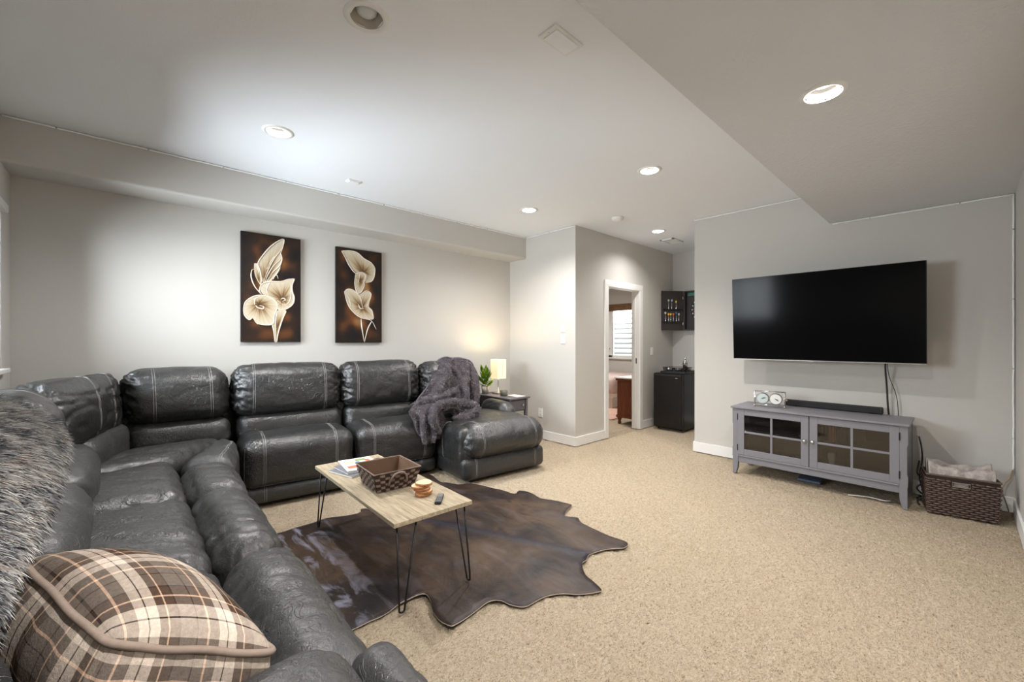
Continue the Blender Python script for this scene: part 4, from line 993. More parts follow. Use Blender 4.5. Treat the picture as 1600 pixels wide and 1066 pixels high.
# ================================================================== TV STAND
ts = thing('tv_stand', 'grey painted media stand with two glass-paned doors below the television', 'tv stand', (4.67, .925, 0))
X0, X1, Y0, Y1, ZT = 4.43, 4.90, .29, 1.56, .66; GP = M['grey_paint']
boxobj('top', (X0-.012, Y0-.012, ZT-.018), (X1, Y1+.012, ZT), GP, ts, .003)
def side(yy, dy):
    prof = [(X0+.05, .17), (X0+.05, ZT-.018), (X1-.01, ZT-.018), (X1-.01, .17)]
    bm = BM(); prism(bm, [(x, yy, z) for x, z in prof], (0, dy, 0)); return obj('side_panel', bm, GP, ts)
side(Y0+.004, .02); side(Y1-.004, -.02)
for yy, sg in ((Y0, 1), (Y1, -1)):     # shaped front stiles/legs
    pr_ = [(0, .0), (.030, .0), (.046, .06), (.050, .12), (.050, .642), (0, .642), (0, .50), (.005, .485), (.005, .27), (.0, .25), (0, .17), (.003, .165), (.003, .02)]
    bm = BM(); prism(bm, [(X0+.006, yy+sg*y, z) for y, z in pr_], (.045, 0, 0)); obj('leg', bm, GP, ts)
    bm = BM(); bx(bm, (X1-.05, min(yy, yy+sg*.045), 0), (X1-.01, max(yy, yy+sg*.045), ZT-.018), .003); obj('leg', bm, GP, ts)
boxobj('bottom_rail', (X0+.012, Y0+.05, .115), (X0+.035, Y1-.05, .172), GP, ts, .003)
boxobj('bottom_moulding', (X0+.002, Y0+.05, .172), (X0+.035, Y1-.05, .188), GP, ts, .003)
boxobj('bottom_panel', (X0+.035, Y0+.02, .168), (X1-.012, Y1-.02, .184), M['stand_in'], ts, 0)
boxobj('back_panel', (X1-.018, Y0+.02, .17), (X1-.012, Y1-.02, ZT-.018), M['stand_in'], ts, 0)
boxobj('shelf', (X0+.06, Y0+.024, .405), (X1-.018, Y1-.024, .418), M['stand_in'], ts, 0)
boxobj('divider', (X0+.04, .918, .184), (X1-.018, .934, ZT-.018), M['stand_in'], ts, 0)
for (a, b, hy, ky) in ((.929, 1.512, 1.512, .957), (.338, .923, .338, .899)):
    z0, z1 = .190, .638; fw, mw = .058, .009; bm = BM(); xf = X0+.003; xr = X0+.024
    for lo, hi in (((xf, a, z0), (xr, a+fw, z1)), ((xf, b-fw, z0), (xr, b, z1)), ((xf+.0012, a+fw, z0), (xr, b-fw, z0+fw)), ((xf+.0012, a+fw, z1-fw), (xr, b-fw, z1)),
                   ((xf+.004, (a+b)/2-mw, z0+fw), (xr-.004, (a+b)/2+mw, z1-fw)), ((xf+.004, a+fw, (z0+z1)/2-mw), (xr-.004, (a+b)/2-mw, (z0+z1)/2+mw)), ((xf+.004, (a+b)/2+mw, (z0+z1)/2-mw), (xr-.004, b-fw, (z0+z1)/2+mw))): bx(bm, lo, hi, .0015, 1)
    d = obj('door', bm, GP, ts)
    for ya, yb in ((a+fw, (a+b)/2-mw), ((a+b)/2+mw, b-fw)):
        for za, zb in ((z0+fw, (z0+z1)/2-mw), ((z0+z1)/2+mw, z1-fw)): boxobj('pane', (xf+.010, ya, za), (xf+.013, yb, zb), M['doorglass'], d, 0)
    bm = BM(); lathe(bm, (xf, ky, .417), [(.005, 0), (.005, -.010), (.012, -.014), (.015, -.021), (.011, -.027), (0, -.029)], 16, 'X'); obj('knob', bm, M['metal'], d, True)
    for hz in (.26, .56): boxobj('hinge', (xf-.003, hy-.004, hz-.03), (xf+.003, hy+.004, hz+.03), M['blackmetal'], d, .001)
# things inside the stand
yy = .87
for k, (rgb, h_, w_) in enumerate([((30, 40, 70), .15, .03), ((20, 20, 22), .16, .03), ((190, 130, 80), .14, .014), ((170, 110, 60), .13, .014), ((206, 150, 96), .14, .014), ((150, 96, 60), .135, .014), ((26, 26, 30), .15, .02), ((70, 74, 84), .12, .05)]):
    t = thing('book', ['navy', 'black', 'tan', 'brown', 'pale orange', 'rust brown', 'thin black', 'slate grey'][k]+' book standing in the media stand\'s right upper compartment', 'book', (4.62, yy-w_/2, .418), 'books in the media stand')
    bm = BM(); bx(bm, (4.56, yy-w_+.001, .4185), (4.70, yy-.001, .4185+h_), .001, 1); obj('cover', bm, colmat('book_cover', *rgb), t); boxobj('pages', (4.562, yy-w_+.003, .4185+h_), (4.699, yy-.003, .4195+h_), M['paper'], t, 0); yy -= w_
bm = BM(); bx(bm, (4.70, .58, .4185), (4.80, .70, .54), .003); tag(obj('storage_box', bm, colmat('beige_box', 176, 160, 140)), 'plain beige box behind the right door panes of the media stand', 'box')
bm = BM(); bx(bm, (4.52, .76, .185), (4.56, .80, .30), .003); bx(bm, (4.50, .755, .27), (4.565, .805, .33), .006); tag(obj('game_controller_dock', bm, M['white']), 'small white upright device behind the lower right door panes', 'electronics')
bm = BM(); bx(bm, (4.55, 1.0, .4185), (4.80, 1.42, .47), .004); tag(obj('media_player', bm, M['black']), 'flat black media player box behind the left door panes', 'electronics')
# soundbar
sb = thing('soundbar', 'long black soundbar on the media stand', 'soundbar', (4.87, .83, ZT))
boxobj('grille', (4.840, .475, ZT+.004), (4.895, 1.215, ZT+.062), plain('black_mesh', (.012, .012, .013), .75, nscale=400, bump=.5), sb, .008); boxobj('end_cap', (4.838, .475, ZT+.004), (4.897, .495, ZT+.062), M['black'], sb, .008)
for y_ in (.55, 1.13): boxobj('foot', (4.86, y_-.02, ZT+.0005), (4.91, y_+.02, ZT+.006), M['black'], sb, .001)
# desk clock & thermometer in acrylic/metal frame
ck = thing('desk_clock', 'silver framed desk clock with two round dials on the media stand', 'clock', (4.62, 1.28, ZT))
ROT = .16; CK = Vector((4.62, 1.285, ZT+.001)); Rk = Matrix.Rotation(ROT, 3, 'Z')
def K(x, y, z): return CK+Rk @ Vector((x, y, z))
wk, hk, dk = .125, .15, .045
bm = BM()
for y_ in (-wk, wk):
    for x_ in (-dk/2, dk/2): tube(bm, [K(x_, y_, .012), K(x_, y_, hk)], .0045, 8)
for z_ in (.016, hk):
    for x_ in (-dk/2, dk/2): tube(bm, [K(x_, -wk, z_), K(x_, wk, z_)], .004, 6)
    for y_ in (-wk, wk): tube(bm, [K(-dk/2, y_, z_), K(dk/2, y_, z_)], .004, 6)
obj('frame', bm, M['chrome'], ck, True)
for y_ in (-wk, wk):
    for x_ in (-dk/2, dk/2): bm = BM(); bmesh.ops.create_uvsphere(bm, u_segments=12, v_segments=8, radius=.009, matrix=Matrix.Translation(K(x_, y_, .009))); obj('ball_foot', bm, M['gold'], ck, True)
bm = BM(); bmesh.ops.create_uvsphere(bm, u_segments=12, v_segments=8, radius=.011, matrix=Matrix.Translation(K(.0, -wk-.012, .075))); obj('side_knob', bm, M['gold'], ck, True)
for y_, m_, ha in ((.058, colmat('dial_blue', 196, 208, 208, .3), .3), (-.052, M['white'], -.6)):
    bm = BM(); a = K(-.012, y_, .082); ax_ = (Rk @ Vector((-1, 0, 0)))
    tube(bm, [a-ax_*.025, a+ax_*.008, a+ax_*.014], [.055, .055, .052], 28); o = obj('dial_case', bm, M['metal'], ck, False)
    bm = BM(); tube(bm, [a+ax_*.0141, a+ax_*.0150], .047, 28); f = obj('dial', bm, m_, o)
    bm = BM(); d = Rk @ Vector((0, -math.cos(ha), math.sin(ha)))*.03; tube(bm, [a+ax_*.0165-d*.3, a+ax_*.0165+d], .0022, 6)
    d2 = Rk @ Vector((0, -math.cos(ha+.25), math.sin(ha+.25)))*.02; tube(bm, [a+ax_*.0165, a+ax_*.0165+d2], .003, 6); obj('hand', bm, M['black'], o)
# loose cables and mat under/beside the stand
cable('white_cable', 'white cable lying on the carpet under the media stand', [(4.47, .66, .008), (4.50, .60, .010), (4.53, .52, .009), (4.52, .44, .009), (4.55, .40, .009)], .004, M['white'])
cable('black_cable', 'black cable hanging beside the right end of the media stand', [(4.925, .255, .50), (4.92, .24, .42), (4.92, .235, .30), (4.91, .25, .15), (4.84, .22, .03), (4.70, .25, .012), (4.62, .235, .010)], .005, M['black'])
cable('tangled_cable', 'tangled dark cable between the media stand and wicker basket', [(4.90, .25, .30), (4.86, .26, .2), (4.89, .22, .14), (4.85, .262, .08), (4.80, .22, .04), (4.86, .24, .012), (4.78, .26, .012), (4.74, .225, .012)], .006, M['black'])
cable('corner_cord', 'thin beige cord from the baseboard corner to behind the wicker basket', [(4.93, -.255, .33), (4.925, -.24, .26), (4.91, -.215, .22), (4.88, -.20, .17), (4.90, -.22, .08), (4.92, -.235, .012)], .004, colmat('cord_beige', 170, 150, 120))
bm = BM(); bx(bm, (4.62, .88, .001), (4.80, 1.06, .022), .004); tag(obj('power_strip', bm, colmat('slate_plastic', 92, 104, 128)), 'flat slate-blue box on the carpet beneath the media stand', 'power strip')

# ================================================================== WICKER BASKET WITH BLANKETS
wb = Vector(((4.47+4.83)/2, 0, 0))
def wicker():
    # front face runs (4.47,.19)-(4.54,-.18)
    f0 = Vector((4.478, .19, 0)); f1 = Vector((4.545, -.185, 0)); e = (f1-f0).normalized(); nb_ = Vector((-e.y, e.x, 0))  # towards wall
    if nb_.x < 0: nb_ = -nb_
    Ln = (f1-f0).length; D = .22; Hh = .295
    t = thing('wicker_basket', 'dark brown wicker basket with cut-out handle by the right wall', 'basket', tuple((f0+f1)/2+nb_*D/2))
    def P(u, v, z):
        tap = .93+.07*z/Hh; c = (f0+f1)/2+nb_*D/2; return c+e*((u-.5)*Ln*tap)+nb_*((v-.5)*D*tap)+Vector((0, 0, z))
    bm = BM()
    for (u0, v0, u1, v1) in ((0, 0, 1, 0), (1, 0, 1, 1), (1, 1, 0, 1), (0, 1, 0, 0)):
        # inner shell panels; the front one is split round the handle slot
        def panel(a0, a1, z0, z1):
            p = [P(u0+(u1-u0)*a0, v0+(v1-v0)*a0, z0), P(u0+(u1-u0)*a1, v0+(v1-v0)*a1, z0), P(u0+(u1-u0)*a1, v0+(v1-v0)*a1, z1), P(u0+(u1-u0)*a0, v0+(v1-v0)*a0, z1)]
            c = P(.5, .5, 0); mid = sum(p, Vector())/4; inn = (Vector((c.x, c.y, 0))-Vector((mid.x, mid.y, 0))).normalized()
            prism(bm, [q+inn*.003 for q in p], inn*.006)
        if v0 == 0 and v1 == 0:
            panel(0, .36, 0.004, Hh); panel(.60, 1, .004, Hh); panel(.36, .60, .004, .225); panel(.36, .60, .258, Hh)
        else: panel(0, 1, .004, Hh)
    prism(bm, [P(.03, .03, .004), P(.97, .03, .004), P(.97, .97, .004), P(.03, .97, .004)], (0, 0, .006))
    obj('shell', bm, M['strap_dark'], t)
    bm = BM(); rows = 16
    for (u0, v0, u1, v1, nst) in ((0, 0, 1, 0, 15), (1, 0, 1, 1, 8), (0, 1, 0, 0, 8)):
        nd = Vector(((P(u1, v1, 0)-P(u0, v0, 0)).y, -(P(u1, v1, 0)-P(u0, v0, 0)).x, 0)).normalized()
        cen = P(.5, .5, 0); mid_ = P((u0+u1)/2, (v0+v1)/2, 0)
        if nd.dot(Vector((mid_.x-cen.x, mid_.y-cen.y, 0))) < 0: nd = -nd
        for r in range(rows):
            z = .012+r*(Hh-.03)/rows
            pts = []
            for q in range(nst*3+1):
                a = q/(nst*3); 
                if v0 == 0 and v1 == 0 and .35 < a < .61 and .222 < z < .262: 
                    if len(pts) > 2: tube(bm, pts, .0066, 6)
                    pts = []; continue
                pts.append(P(u0+(u1-u0)*a, v0+(v1-v0)*a, z)+nd*(-.002+.0070*math.cos(PI*(a*nst+r))))
            if len(pts) > 2: tube(bm, pts, .0066, 6)
    o = obj('weave', bm, M['wicker'], t, True); o['kind'] = 'stuff'
    bm = BM(); tube(bm, [P(0, 0, Hh), P(1, 0, Hh), P(1, 1, Hh), P(0, 1, Hh)], .0075, 8, closed=True); obj('rim', bm, M['wicker'], t)
    bm = BM()
    c4 = [P(.36, -.012, .226), P(.60, -.012, .226), P(.60, -.012, .258), P(.36, -.012, .258)]
    tube(bm, c4, .004, 6, closed=True); obj('handle_slot', bm, M['metal'], t)
    o = boxobj('handle_lining', (0, 0, 0), (.001, .001, .001), M['paper'], t, 0); bpy.data.objects.remove(o)
    bm = BM(); prism(bm, [P(.365, .06, .224), P(.595, .06, .224), P(.595, .06, .260), P(.365, .06, .260)], nb_*.004); obj('handle_liner', bm, M['greyfab'], t)
    return P, nb_
Pw, nbw = wicker()
def folded(name, label, v0, v1, zl, zr, sag, seed):
    bm = BM(); n = 24; m = 10; rows = []
    for i in range(n+1):
        a = i/n; top = zl+(zr-zl)*a-sag*math.sin(PI*a)+.008*math.sin(a*17+seed); ring = []
        for j in range(m):
            an = 2*PI*j/m; v = (v0+v1)/2+(v1-v0)/2*math.cos(an)*(.75+.25*abs(math.cos(an))); zz = .07+(top-.07)*(.5+.5*math.sin(an)*(1 if abs(math.sin(an)) > .9 else 1))
            # slab section: squarer
            zz = .07+(top-.07)*(.5+.5*max(-1, min(1, math.sin(an)*1.25)))
            e_ = .035*(1 if 0 < i < n else 0)
            ring.append(bm.verts.new(Pw(.05+.90*a, v, zz)+Vector((.004*math.sin(a*30+j), 0, 0))))
        rows.append(ring)
    for A, B in zip(rows, rows[1:]):
        for j in range(m): bm.faces.new((A[j], A[(j+1) % m], B[(j+1) % m], B[j]))
    bm.faces.new(rows[0][::-1]); bm.faces.new(rows[-1]); bmesh.ops.subdivide_edges(bm, edges=bm.edges, cuts=1, use_grid_fill=True, smooth=.3)
    o = obj(name, bm, M['greyfab'], None, True); tag(o, label, 'cushion'); return o
folded('grey_cushion', 'front mottled grey fleece cushion standing in the wicker basket', .10, .46, .385, .375, .035, 1.)
folded('grey_cushion', 'rear mottled grey fleece cushion standing in the wicker basket', .54, .88, .395, .385, .03, 4.)

# ================================================================== SIDE TABLE, LAMP, PLANT
SX0, SX1, SY0, SY1, SZ = 3.35, 3.66, 3.66, 4.30, .62
st = thing('side_table', 'dark grey side table with drawer behind the chaise arm', 'side table', ((SX0+SX1)/2, (SY0+SY1)/2, 0))
DG = plain('charcoal_paint', lin(98, 94, 100), .4)
boxobj('top', (SX0-.015, SY0-.02, SZ-.02), (SX1+.02, SY1+.02, SZ), DG, st, .004)
for x_ in (SX0+.02, SX1-.02):
    for y_ in (SY0+.02, SY1-.02): boxobj('leg', (x_-.018, y_-.018, 0), (x_+.018, y_+.018, SZ-.02), DG, st, .003)
boxobj('apron', (SX0+.03, SY0+.02, SZ-.17), (SX1-.03, SY1-.02, SZ-.02), DG, st, .002)
d = boxobj('drawer', (SX0+.045, SY0+.008, SZ-.155), (SX1-.045, SY0+.022, SZ-.035), DG, st, .003)
bm = BM(); lathe(bm, ((SX0+SX1)/2+.06, SY0+.008, SZ-.095), [(.005, 0), (.006, -.012), (.013, -.018), (.010, -.026), (0, -.028)], 14, 'Y'); obj('knob', bm, M['chrome'], d, True)
boxobj('shelf', (SX0+.03, SY0+.03, .16), (SX1-.03, SY1-.03, .178), DG, st, .002)
lb = ony(779, 612, 4.10); LX, LY = 3.555, 4.10
lp = thing('table_lamp', 'lit table lamp with square cream shade on the side table', 'lamp', (LX, LY, SZ))
bm = BM(); bx(bm, (LX-.06, LY-.06, SZ+.0005), (LX+.06, LY+.06, SZ+.022), .004); obj('base', bm, M['metal'], lp)
bm = BM(); tube(bm, [(LX, LY, SZ+.02), (LX, LY, SZ+.30)], .008, 10); obj('stem', bm, M['chrome'], lp, True)
bm = BM(); s = .070
for x_, y_, w1, w2 in ((-s, 0, .0015, s), (s, 0, .0015, s), (0, -s, s, .0015), (0, s, s, .0015)): bx(bm, (LX+x_-w1, LY+y_-w2, SZ+.20), (LX+x_+w1, LY+y_+w2, SZ+.445))
obj('shade', bm, M['shade'], lp); 
bm = BM(); bmesh.ops.create_uvsphere(bm, u_segments=16, v_segments=10, radius=.026, matrix=Matrix.Translation((LX, LY, SZ+.32))); obj('bulb', bm, M['lens_on'], lp, True)
pl = bpy.data.lights.new('bulb_light', 'POINT'); pl.energy = 5.5; pl.color = (1, .80, .52); pl.shadow_soft_size = .03
plo = bpy.data.objects.new('bulb_light', pl); C.objects.link(plo); plo.parent = lp; plo.location = (0, 0, .40)
# plant
PX, PYy = 3.42, 4.205; pt = thing('potted_plant', 'small green leafy plant in a pale pot beside the lamp', 'plant', (PX, PYy, SZ))
bm = BM(); lathe(bm, (PX, PYy, SZ+.0005), [(.038, 0), (.048, .10), (.044, .10), (.040, .085), (0, .085)], 24); obj('pot', bm, M['concrete'], pt, True)
bm = BM(); lathe(bm, (PX, PYy, SZ+.086), [(.039, 0), (0, .004)], 20); obj('soil', bm, M['soil'], pt)
bm = BM(); tube(bm, crom([(PX, PYy, SZ+.085), (PX+.005, PYy, SZ+.17), (PX-.004, PYy+.004, SZ+.26)], 4), .004, 6); obj('stem', bm, M['leaf'], pt, True)
def leafmesh(base, ang, elev, ln, wd):
    bm = BM(); d = Vector((math.cos(ang)*math.cos(elev), math.sin(ang)*math.cos(elev), math.sin(elev))); sd = Vector((-math.sin(ang), math.cos(ang), 0)); upv = d.cross(sd)*-1
    rows = []; n = 8
    for i in range(n+1):
        t = i/n; w_ = wd*math.sin(PI*min(1, t*.97+.03))**.8*(1-t*.25) if 0 < i < n else .001; c = base+d*ln*t+upv*(-.9*ln*(t*t)*.28+.0)
        rows.append([bm.verts.new(c-sd*w_+upv*w_*.35), bm.verts.new(c), bm.verts.new(c+sd*w_+upv*w_*.35)])
    for A, B in zip(rows, rows[1:]):
        for k in range(2): bm.faces.new((A[k], A[k+1], B[k+1], B[k]))
    bmesh.ops.solidify(bm, geom=bm.faces[:], thickness=.0012); return bm
for k in range(20):
    a = k*2.4; z = .10+.16*k/19; obj('leaf', leafmesh(Vector((PX, PYy, SZ+z)), a, .35+.5*k/19+random.uniform(-.25, .2), random.uniform(.10, .15), random.uniform(.028, .040)), M['leaf'], pt, True)
bm = BM(); lathe(bm, (3.475, 3.90, SZ+.0005), [(.040, 0), (.046, .008), (.048, .07), (.044, .07), (.042, .012), (0, .010)], 24); tag(obj('candle_bowl', bm, M['greygreen'], None, True), 'small grey-green ceramic bowl in front of the plant and lamp', 'bowl')
bm = BM(); bx(bm, (3.50, 3.68, SZ+.0006), (3.64, 3.88, SZ+.006), .001, rz=.0); tag(obj('notepad', bm, M['paper']), 'white sheet of paper on the front of the side table', 'paper')

# ================================================================== WALL / CEILING FITTINGS
def plate_x(name, label, cat, x, y, z, w_, h_, kind, d=-1):
    t = thing(name, label, cat, (x, y, z)); s = d*.006
    boxobj('cover_plate', (min(x, x+s), y-w_/2, z-h_/2), (max(x, x+s), y+w_/2, z+h_/2), M['white'], t, .002)
    s2 = d*.009
    if kind == 'switch': boxobj('rocker', (min(x+s, x+s2), y-.016, z-.033), (max(x+s, x+s2), y+.016, z+.033), M['white'], t, .001)
    else:
        for dz in (-.02, .02):
            r = boxobj('receptacle', (min(x+s, x+s2), y-.017, z+dz-.014), (max(x+s, x+s2), y+.017, z+dz+.014), M['white'], t, .003)
            for dy in (-.006, .006): boxobj('slot', (min(x+s2, x+s2+d*.0005), y+dy-.001, z+dz-.006), (max(x+s2, x+s2+d*.0005), y+dy+.001, z+dz+.006), M['dark'], r, 0)
    return t
plate_x('light_switch', 'upper light switch plate on the white corner wall', 'light switch', XC, 3.46, 1.475, .075, .118, 'switch')
plate_x('light_switch', 'lower light switch plate on the white corner wall', 'light switch', XC, 3.46, 1.33, .075, .118, 'switch')
plate_x('wall_outlet', 'white wall outlet low on the wall beside the side table', 'outlet', XC, 3.85, .345, .075, .118, 'outlet')
t = thing('light_switch', 'light switch plate between the doorway and the mini fridge', 'light switch', (5.95, YH, 1.15))
boxobj('cover_plate', (5.912, YH-.006, 1.09), (5.988, YH, 1.208), M['white'], t, .002); boxobj('rocker', (5.935, YH-.009, 1.118), (5.965, YH-.006, 1.18), M['white'], t, .001)
# smoke detector
c = onz(965, 340, H); t = thing('smoke_detector', 'round white smoke detector on the ceiling before the hall', 'smoke detector', (4.20, 2.73, H))
bm = BM(); lathe(bm, (4.20, 2.73, H), [(.066, 0), (.066, -.012), (.058, -.032), (.03, -.040), (0, -.041)], 28); obj('housing', bm, M['white'], t, True)
for k in range(8):
    a = 2*PI*k/8; bm = BM(); bx(bm, (4.20+.055*math.cos(a)-.010, 2.73+.055*math.sin(a)-.003, H-.028), (4.20+.055*math.cos(a)+.010, 2.73+.055*math.sin(a)+.003, H-.02), .001, 1, rz=a+PI/2); obj('slot', bm, M['blackmetal'], t)
# ceiling vent
t = thing('ceiling_vent', 'white louvred ceiling vent in the hall alcove', 'vent', (5.73, 2.83, H)); bm = BM(); vx, vy, a, b = 5.73, 2.83, .15, .10
for lo, hi in (((vx-a, vy-b, H-.016), (vx+a, vy-b+.03, H)), ((vx-a, vy+b-.03, H-.016), (vx+a, vy+b, H)), ((vx-a, vy-b, H-.016), (vx-a+.03, vy+b, H)), ((vx+a-.03, vy-b, H-.016), (vx+a, vy+b, H))): bx(bm, lo, hi, .002)
obj('frame', bm, M['white'], t); boxobj('duct_shade', (vx-a+.03, vy-b+.03, H-.002), (vx+a-.03, vy+b-.03, H-.0005), plain('vent_shadow', lin(60, 64, 80), .8), t, 0)  # flat dark sheet stands in for the shade behind the slats
for k in range(9): 
    bm = BM(); bx(bm, (vx-a+.04+k*.027, vy-b+.03, H-.010), (vx-a+.055+k*.027, vy+b-.03, H-.007), 0); obj('slat', bm, M['white'], t)
# blank plates on the ceiling
for (x_, y_, sx, sy, lab) in ((1.524, 1.30, .10, .055, 'white rectangular cover plate on the ceiling near the unlit recessed light'), (1.503, 3.72, .055, .04, 'small white cover plate on the ceiling near the soffit')):
    t = thing('ceiling_plate', lab, 'cover plate', (x_, y_, H)); boxobj('plate', (x_-sx, y_-sy, H-.010), (x_+sx, y_+sy, H), M['white'], t, .002)
    boxobj('inner_panel', (x_-sx*.78, y_-sy*.75, H-.016), (x_+sx*.78, y_+sy*.75, H-.010), M['ceil'], t, .001)
    bm = BM(); lathe(bm, (x_-sx*.88, y_, H-.010), [(.003, 0), (.003, -.001), (0, -.0015)], 8); obj('screw', bm, M['metal'], t)
# LED light strips
def strip(label, path, off, gaps=.05):
    t = thing('led_strip', label, 'light strip', tuple(path[0])); bm = BM(); bc_ = BM(); 
    for a, b in zip(path, path[1:]):
        a = Vector(a); b = Vector(b); n = max(2, int((b-a).length/.06)); wob = [a.lerp(b, k/n)+Vector((random.uniform(-1, 1), random.uniform(-1, 1), random.uniform(-1, 1)))*.0012 for k in range(n+1)]
        tube(bm, wob, .0058, 6)
        m = int((b-a).length/.45)
        for k in range(m):
            p = a.lerp(b, (k+.5)/m); bx(bc_, p-Vector((.005, .005, .005)), p+Vector((.005, .005, .005)), .001, 1)
    obj('casing', bm, M['led'], t, True); o = obj('led_chips', bc_, M['bulb_dark'], t); o['kind'] = 'stuff'; return t
e = .011
strip('white LED strip along the top of the soffit over the sofa', [(XL+e, YSOF-e, H-e), (XC-e, YSOF-e, H-e)], 0)
t = strip('white LED strip edging the television wall and running down its right corner', [(XT-e, YBEAM-.02, HL-e), (XT-e, YR+e, HL-e), (XT-e, YR+e, .30)], 0)
strip('white LED strip edging the television wall under the higher ceiling', [(XT-e, YA, H-e), (XT-e, YBEAM+.01, H-e)], 0)
strip('white LED strip across the top of the corner wall', [(XC-e, YSOF-e*2, H-e), (XC-e, YH, H-e)], 0)

# ================================================================== ALCOVE
fr = thing('mini_fridge', 'black glossy mini fridge in the alcove', 'fridge', (6.05, 2.90, 0))
boxobj('body', (5.83, 2.70, .025), (6.32, 3.135, .835), M['fridge'], fr, .008)
boxobj('door', (5.775, 2.70, .045), (5.825, 3.135, .832), M['fridge'], fr, .010)
boxobj('handle_recess', (5.772, 2.72, .800), (5.779, 3.115, .815), M['black'], fr, .002)
boxobj('badge', (5.7735, 2.765, .765), (5.776, 2.80, .775), M['chrome'], fr, .0005)
for x_ in (5.87, 6.28):
    for y_ in (2.74, 3.10): 
        bm = BM(); lathe(bm, (x_, y_, 0), [(.015, 0), (.015, .028)], 12); obj('foot', bm, M['black'], fr)
bm = BM(); bx(bm, (5.84, 2.68, .8355), (6.30, 3.06, .842), .002); bx(bm, (5.84, 2.68, .842), (6.30, 2.69, .862), .002); bx(bm, (5.84, 3.05, .842), (6.30, 3.06, .862), .002); bx(bm, (5.84, 2.68, .842), (5.85, 3.06, .862), .002); bx(bm, (6.29, 2.68, .842), (6.30, 3.06, .862), .002)
tag(obj('serving_tray', bm, M['black']), 'black rimmed tray on top of the mini fridge', 'tray')
bk = thing('black_basket', 'low black openwork basket on the tray over the fridge', 'basket', (6.0, 2.90, .843))
bm = BM(); bx0, bx1, by0, by1 = 5.90, 6.12, 2.735, 3.03
for k in range(5): 
    z = .846+k*.017; o_ = .004*k; tube(bm, [(bx0-o_, by0-o_, z), (bx1+o_, by0-o_, z), (bx1+o_, by1+o_, z), (bx0-o_, by1+o_, z)], .004, 6, closed=True)
obj('wire_band', bm, M['blackmetal'], bk, True)
for k in range(12):
    y_ = by0+(by1-by0)*k/11; bm = BM(); tube(bm, [(bx0, y_, .844), (bx0-.016, y_, .916)], .003, 6); obj('upright', bm, M['blackmetal'], bk)
for k, (dx, dy) in enumerate(((.05, .04), (.05, .11), (.06, .18), (.05, .25))):
    t = thing('drink_glass', 'small clear glass in the black basket, '+['nearest the alcove opening', 'second from the alcove opening', 'third from the alcove opening', 'nearest the hall wall'][k], 'glass', (bx0+dx, by0+dy, .85))
    bm = BM(); lathe(bm, (bx0+dx, by0+dy, .846), [(.020, 0), (.026, .06), (.024, .06), (.018, .004), (0, .004)], 16); obj('bowl', bm, M['chrome'] if k % 2 else glassmat('tumbler_glass', (.9, .92, .94), .3), t, True)
bm = BM(); bx(bm, (bx0+.10, by0+.01, .845), (bx1-.01, by1-.01, .85), .001); o = obj('liner', bm, M['black'], bk)
sh = thing('cocktail_shaker', 'silver cocktail shaker standing behind the black basket', 'shaker', (6.19, 2.845, .843))
bm = BM(); lathe(bm, (6.19, 2.845, .8425), [(.032, 0), (.040, .12), (.040, .125)], 24); obj('cup', bm, M['chrome'], sh, True)
bm = BM(); lathe(bm, (6.19, 2.845, .8425), [(.0405, .125), (.036, .15), (.022, .175), (.020, .18)], 24); obj('strainer_top', bm, M['chrome'], sh, True)
bm = BM(); lathe(bm, (6.19, 2.845, .8425), [(.0205, .18), (.018, .21), (.008, .222), (0, .224)], 20); obj('cap', bm, M['chrome'], sh, True)
# dart cabinet
dc = thing('dartboard_cabinet', 'charcoal dartboard cabinet with its left door open on the alcove wall', 'cabinet', (XA, 2.78, 1.79))
Z0, Z1 = 1.475, 2.10; yL = 3.03; bm = BM()
bx(bm, (XA-.015, 2.36, Z0), (XA-.0015, yL, Z1), 0); bx(bm, (XA-.09, yL-.018, Z0), (XA-.015, yL, Z1), .002); bx(bm, (XA-.09, 2.36, Z1-.018), (XA-.015, yL-.018, Z1), .002); bx(bm, (XA-.09, 2.36, Z0), (XA-.015, yL-.018, Z0+.018), .002); bx(bm, (XA-.09, 2.36, Z0), (XA-.015, 2.378, Z1), .002)
obj('case', bm, M['cabinet'], dc)
# open door hinged at yL, swung out towards the hall wall
h0 = Vector((XA-.095, yL+.006, 0)); dd = Vector((-.28, .20, 0)).normalized(); dn = Vector((dd.y, -dd.x, 0)); DW = .36
def Dp(u, z, o=0.): return h0+dd*(DW*u)+dn*o+Vector((0, 0, z))
if dn.x > 0: dn = -dn
bm = BM(); prism(bm, [Dp(0, Z0), Dp(1, Z0), Dp(1, Z1), Dp(0, Z1)], dn*-.02); dd_ = obj('door', bm, M['cabinet'], dc)
for z_ in (1.60, 1.80): bm = BM(); prism(bm, [Dp(.06, z_), Dp(.94, z_), Dp(.94, z_+.015), Dp(.06, z_+.015)], dn*.022); obj('dart_rack', bm, M['black'], dd_)
for z_ in (1.58, 1.99): boxobj('hinge', (h0.x-.02, h0.y-.012, z_-.02), (h0.x+.0, h0.y+.004, z_+.02), M['chrome'], dd_, .002)
cols_ = [((230, 200, 60), 'yellow'), ((180, 180, 180), 'grey'), ((240, 200, 50), 'yellow'), ((220, 220, 215), 'white'), ((230, 120, 60), 'orange'), ((70, 130, 200), 'blue'), ((210, 210, 205), 'white'), ((190, 190, 190), 'grey'), ((240, 210, 70), 'yellow')]
where = ['on the upper rack, second from the hinge', 'on the upper rack, middle', 'on the lower rack, far from the hinge', 'on the lower rack, outermost', 'in the lower rack middle', 'on the lower rack near the hinge', 'on the lower rack beside the hinge', 'on the upper rack, outermost', 'on the lower rack, third from outside']
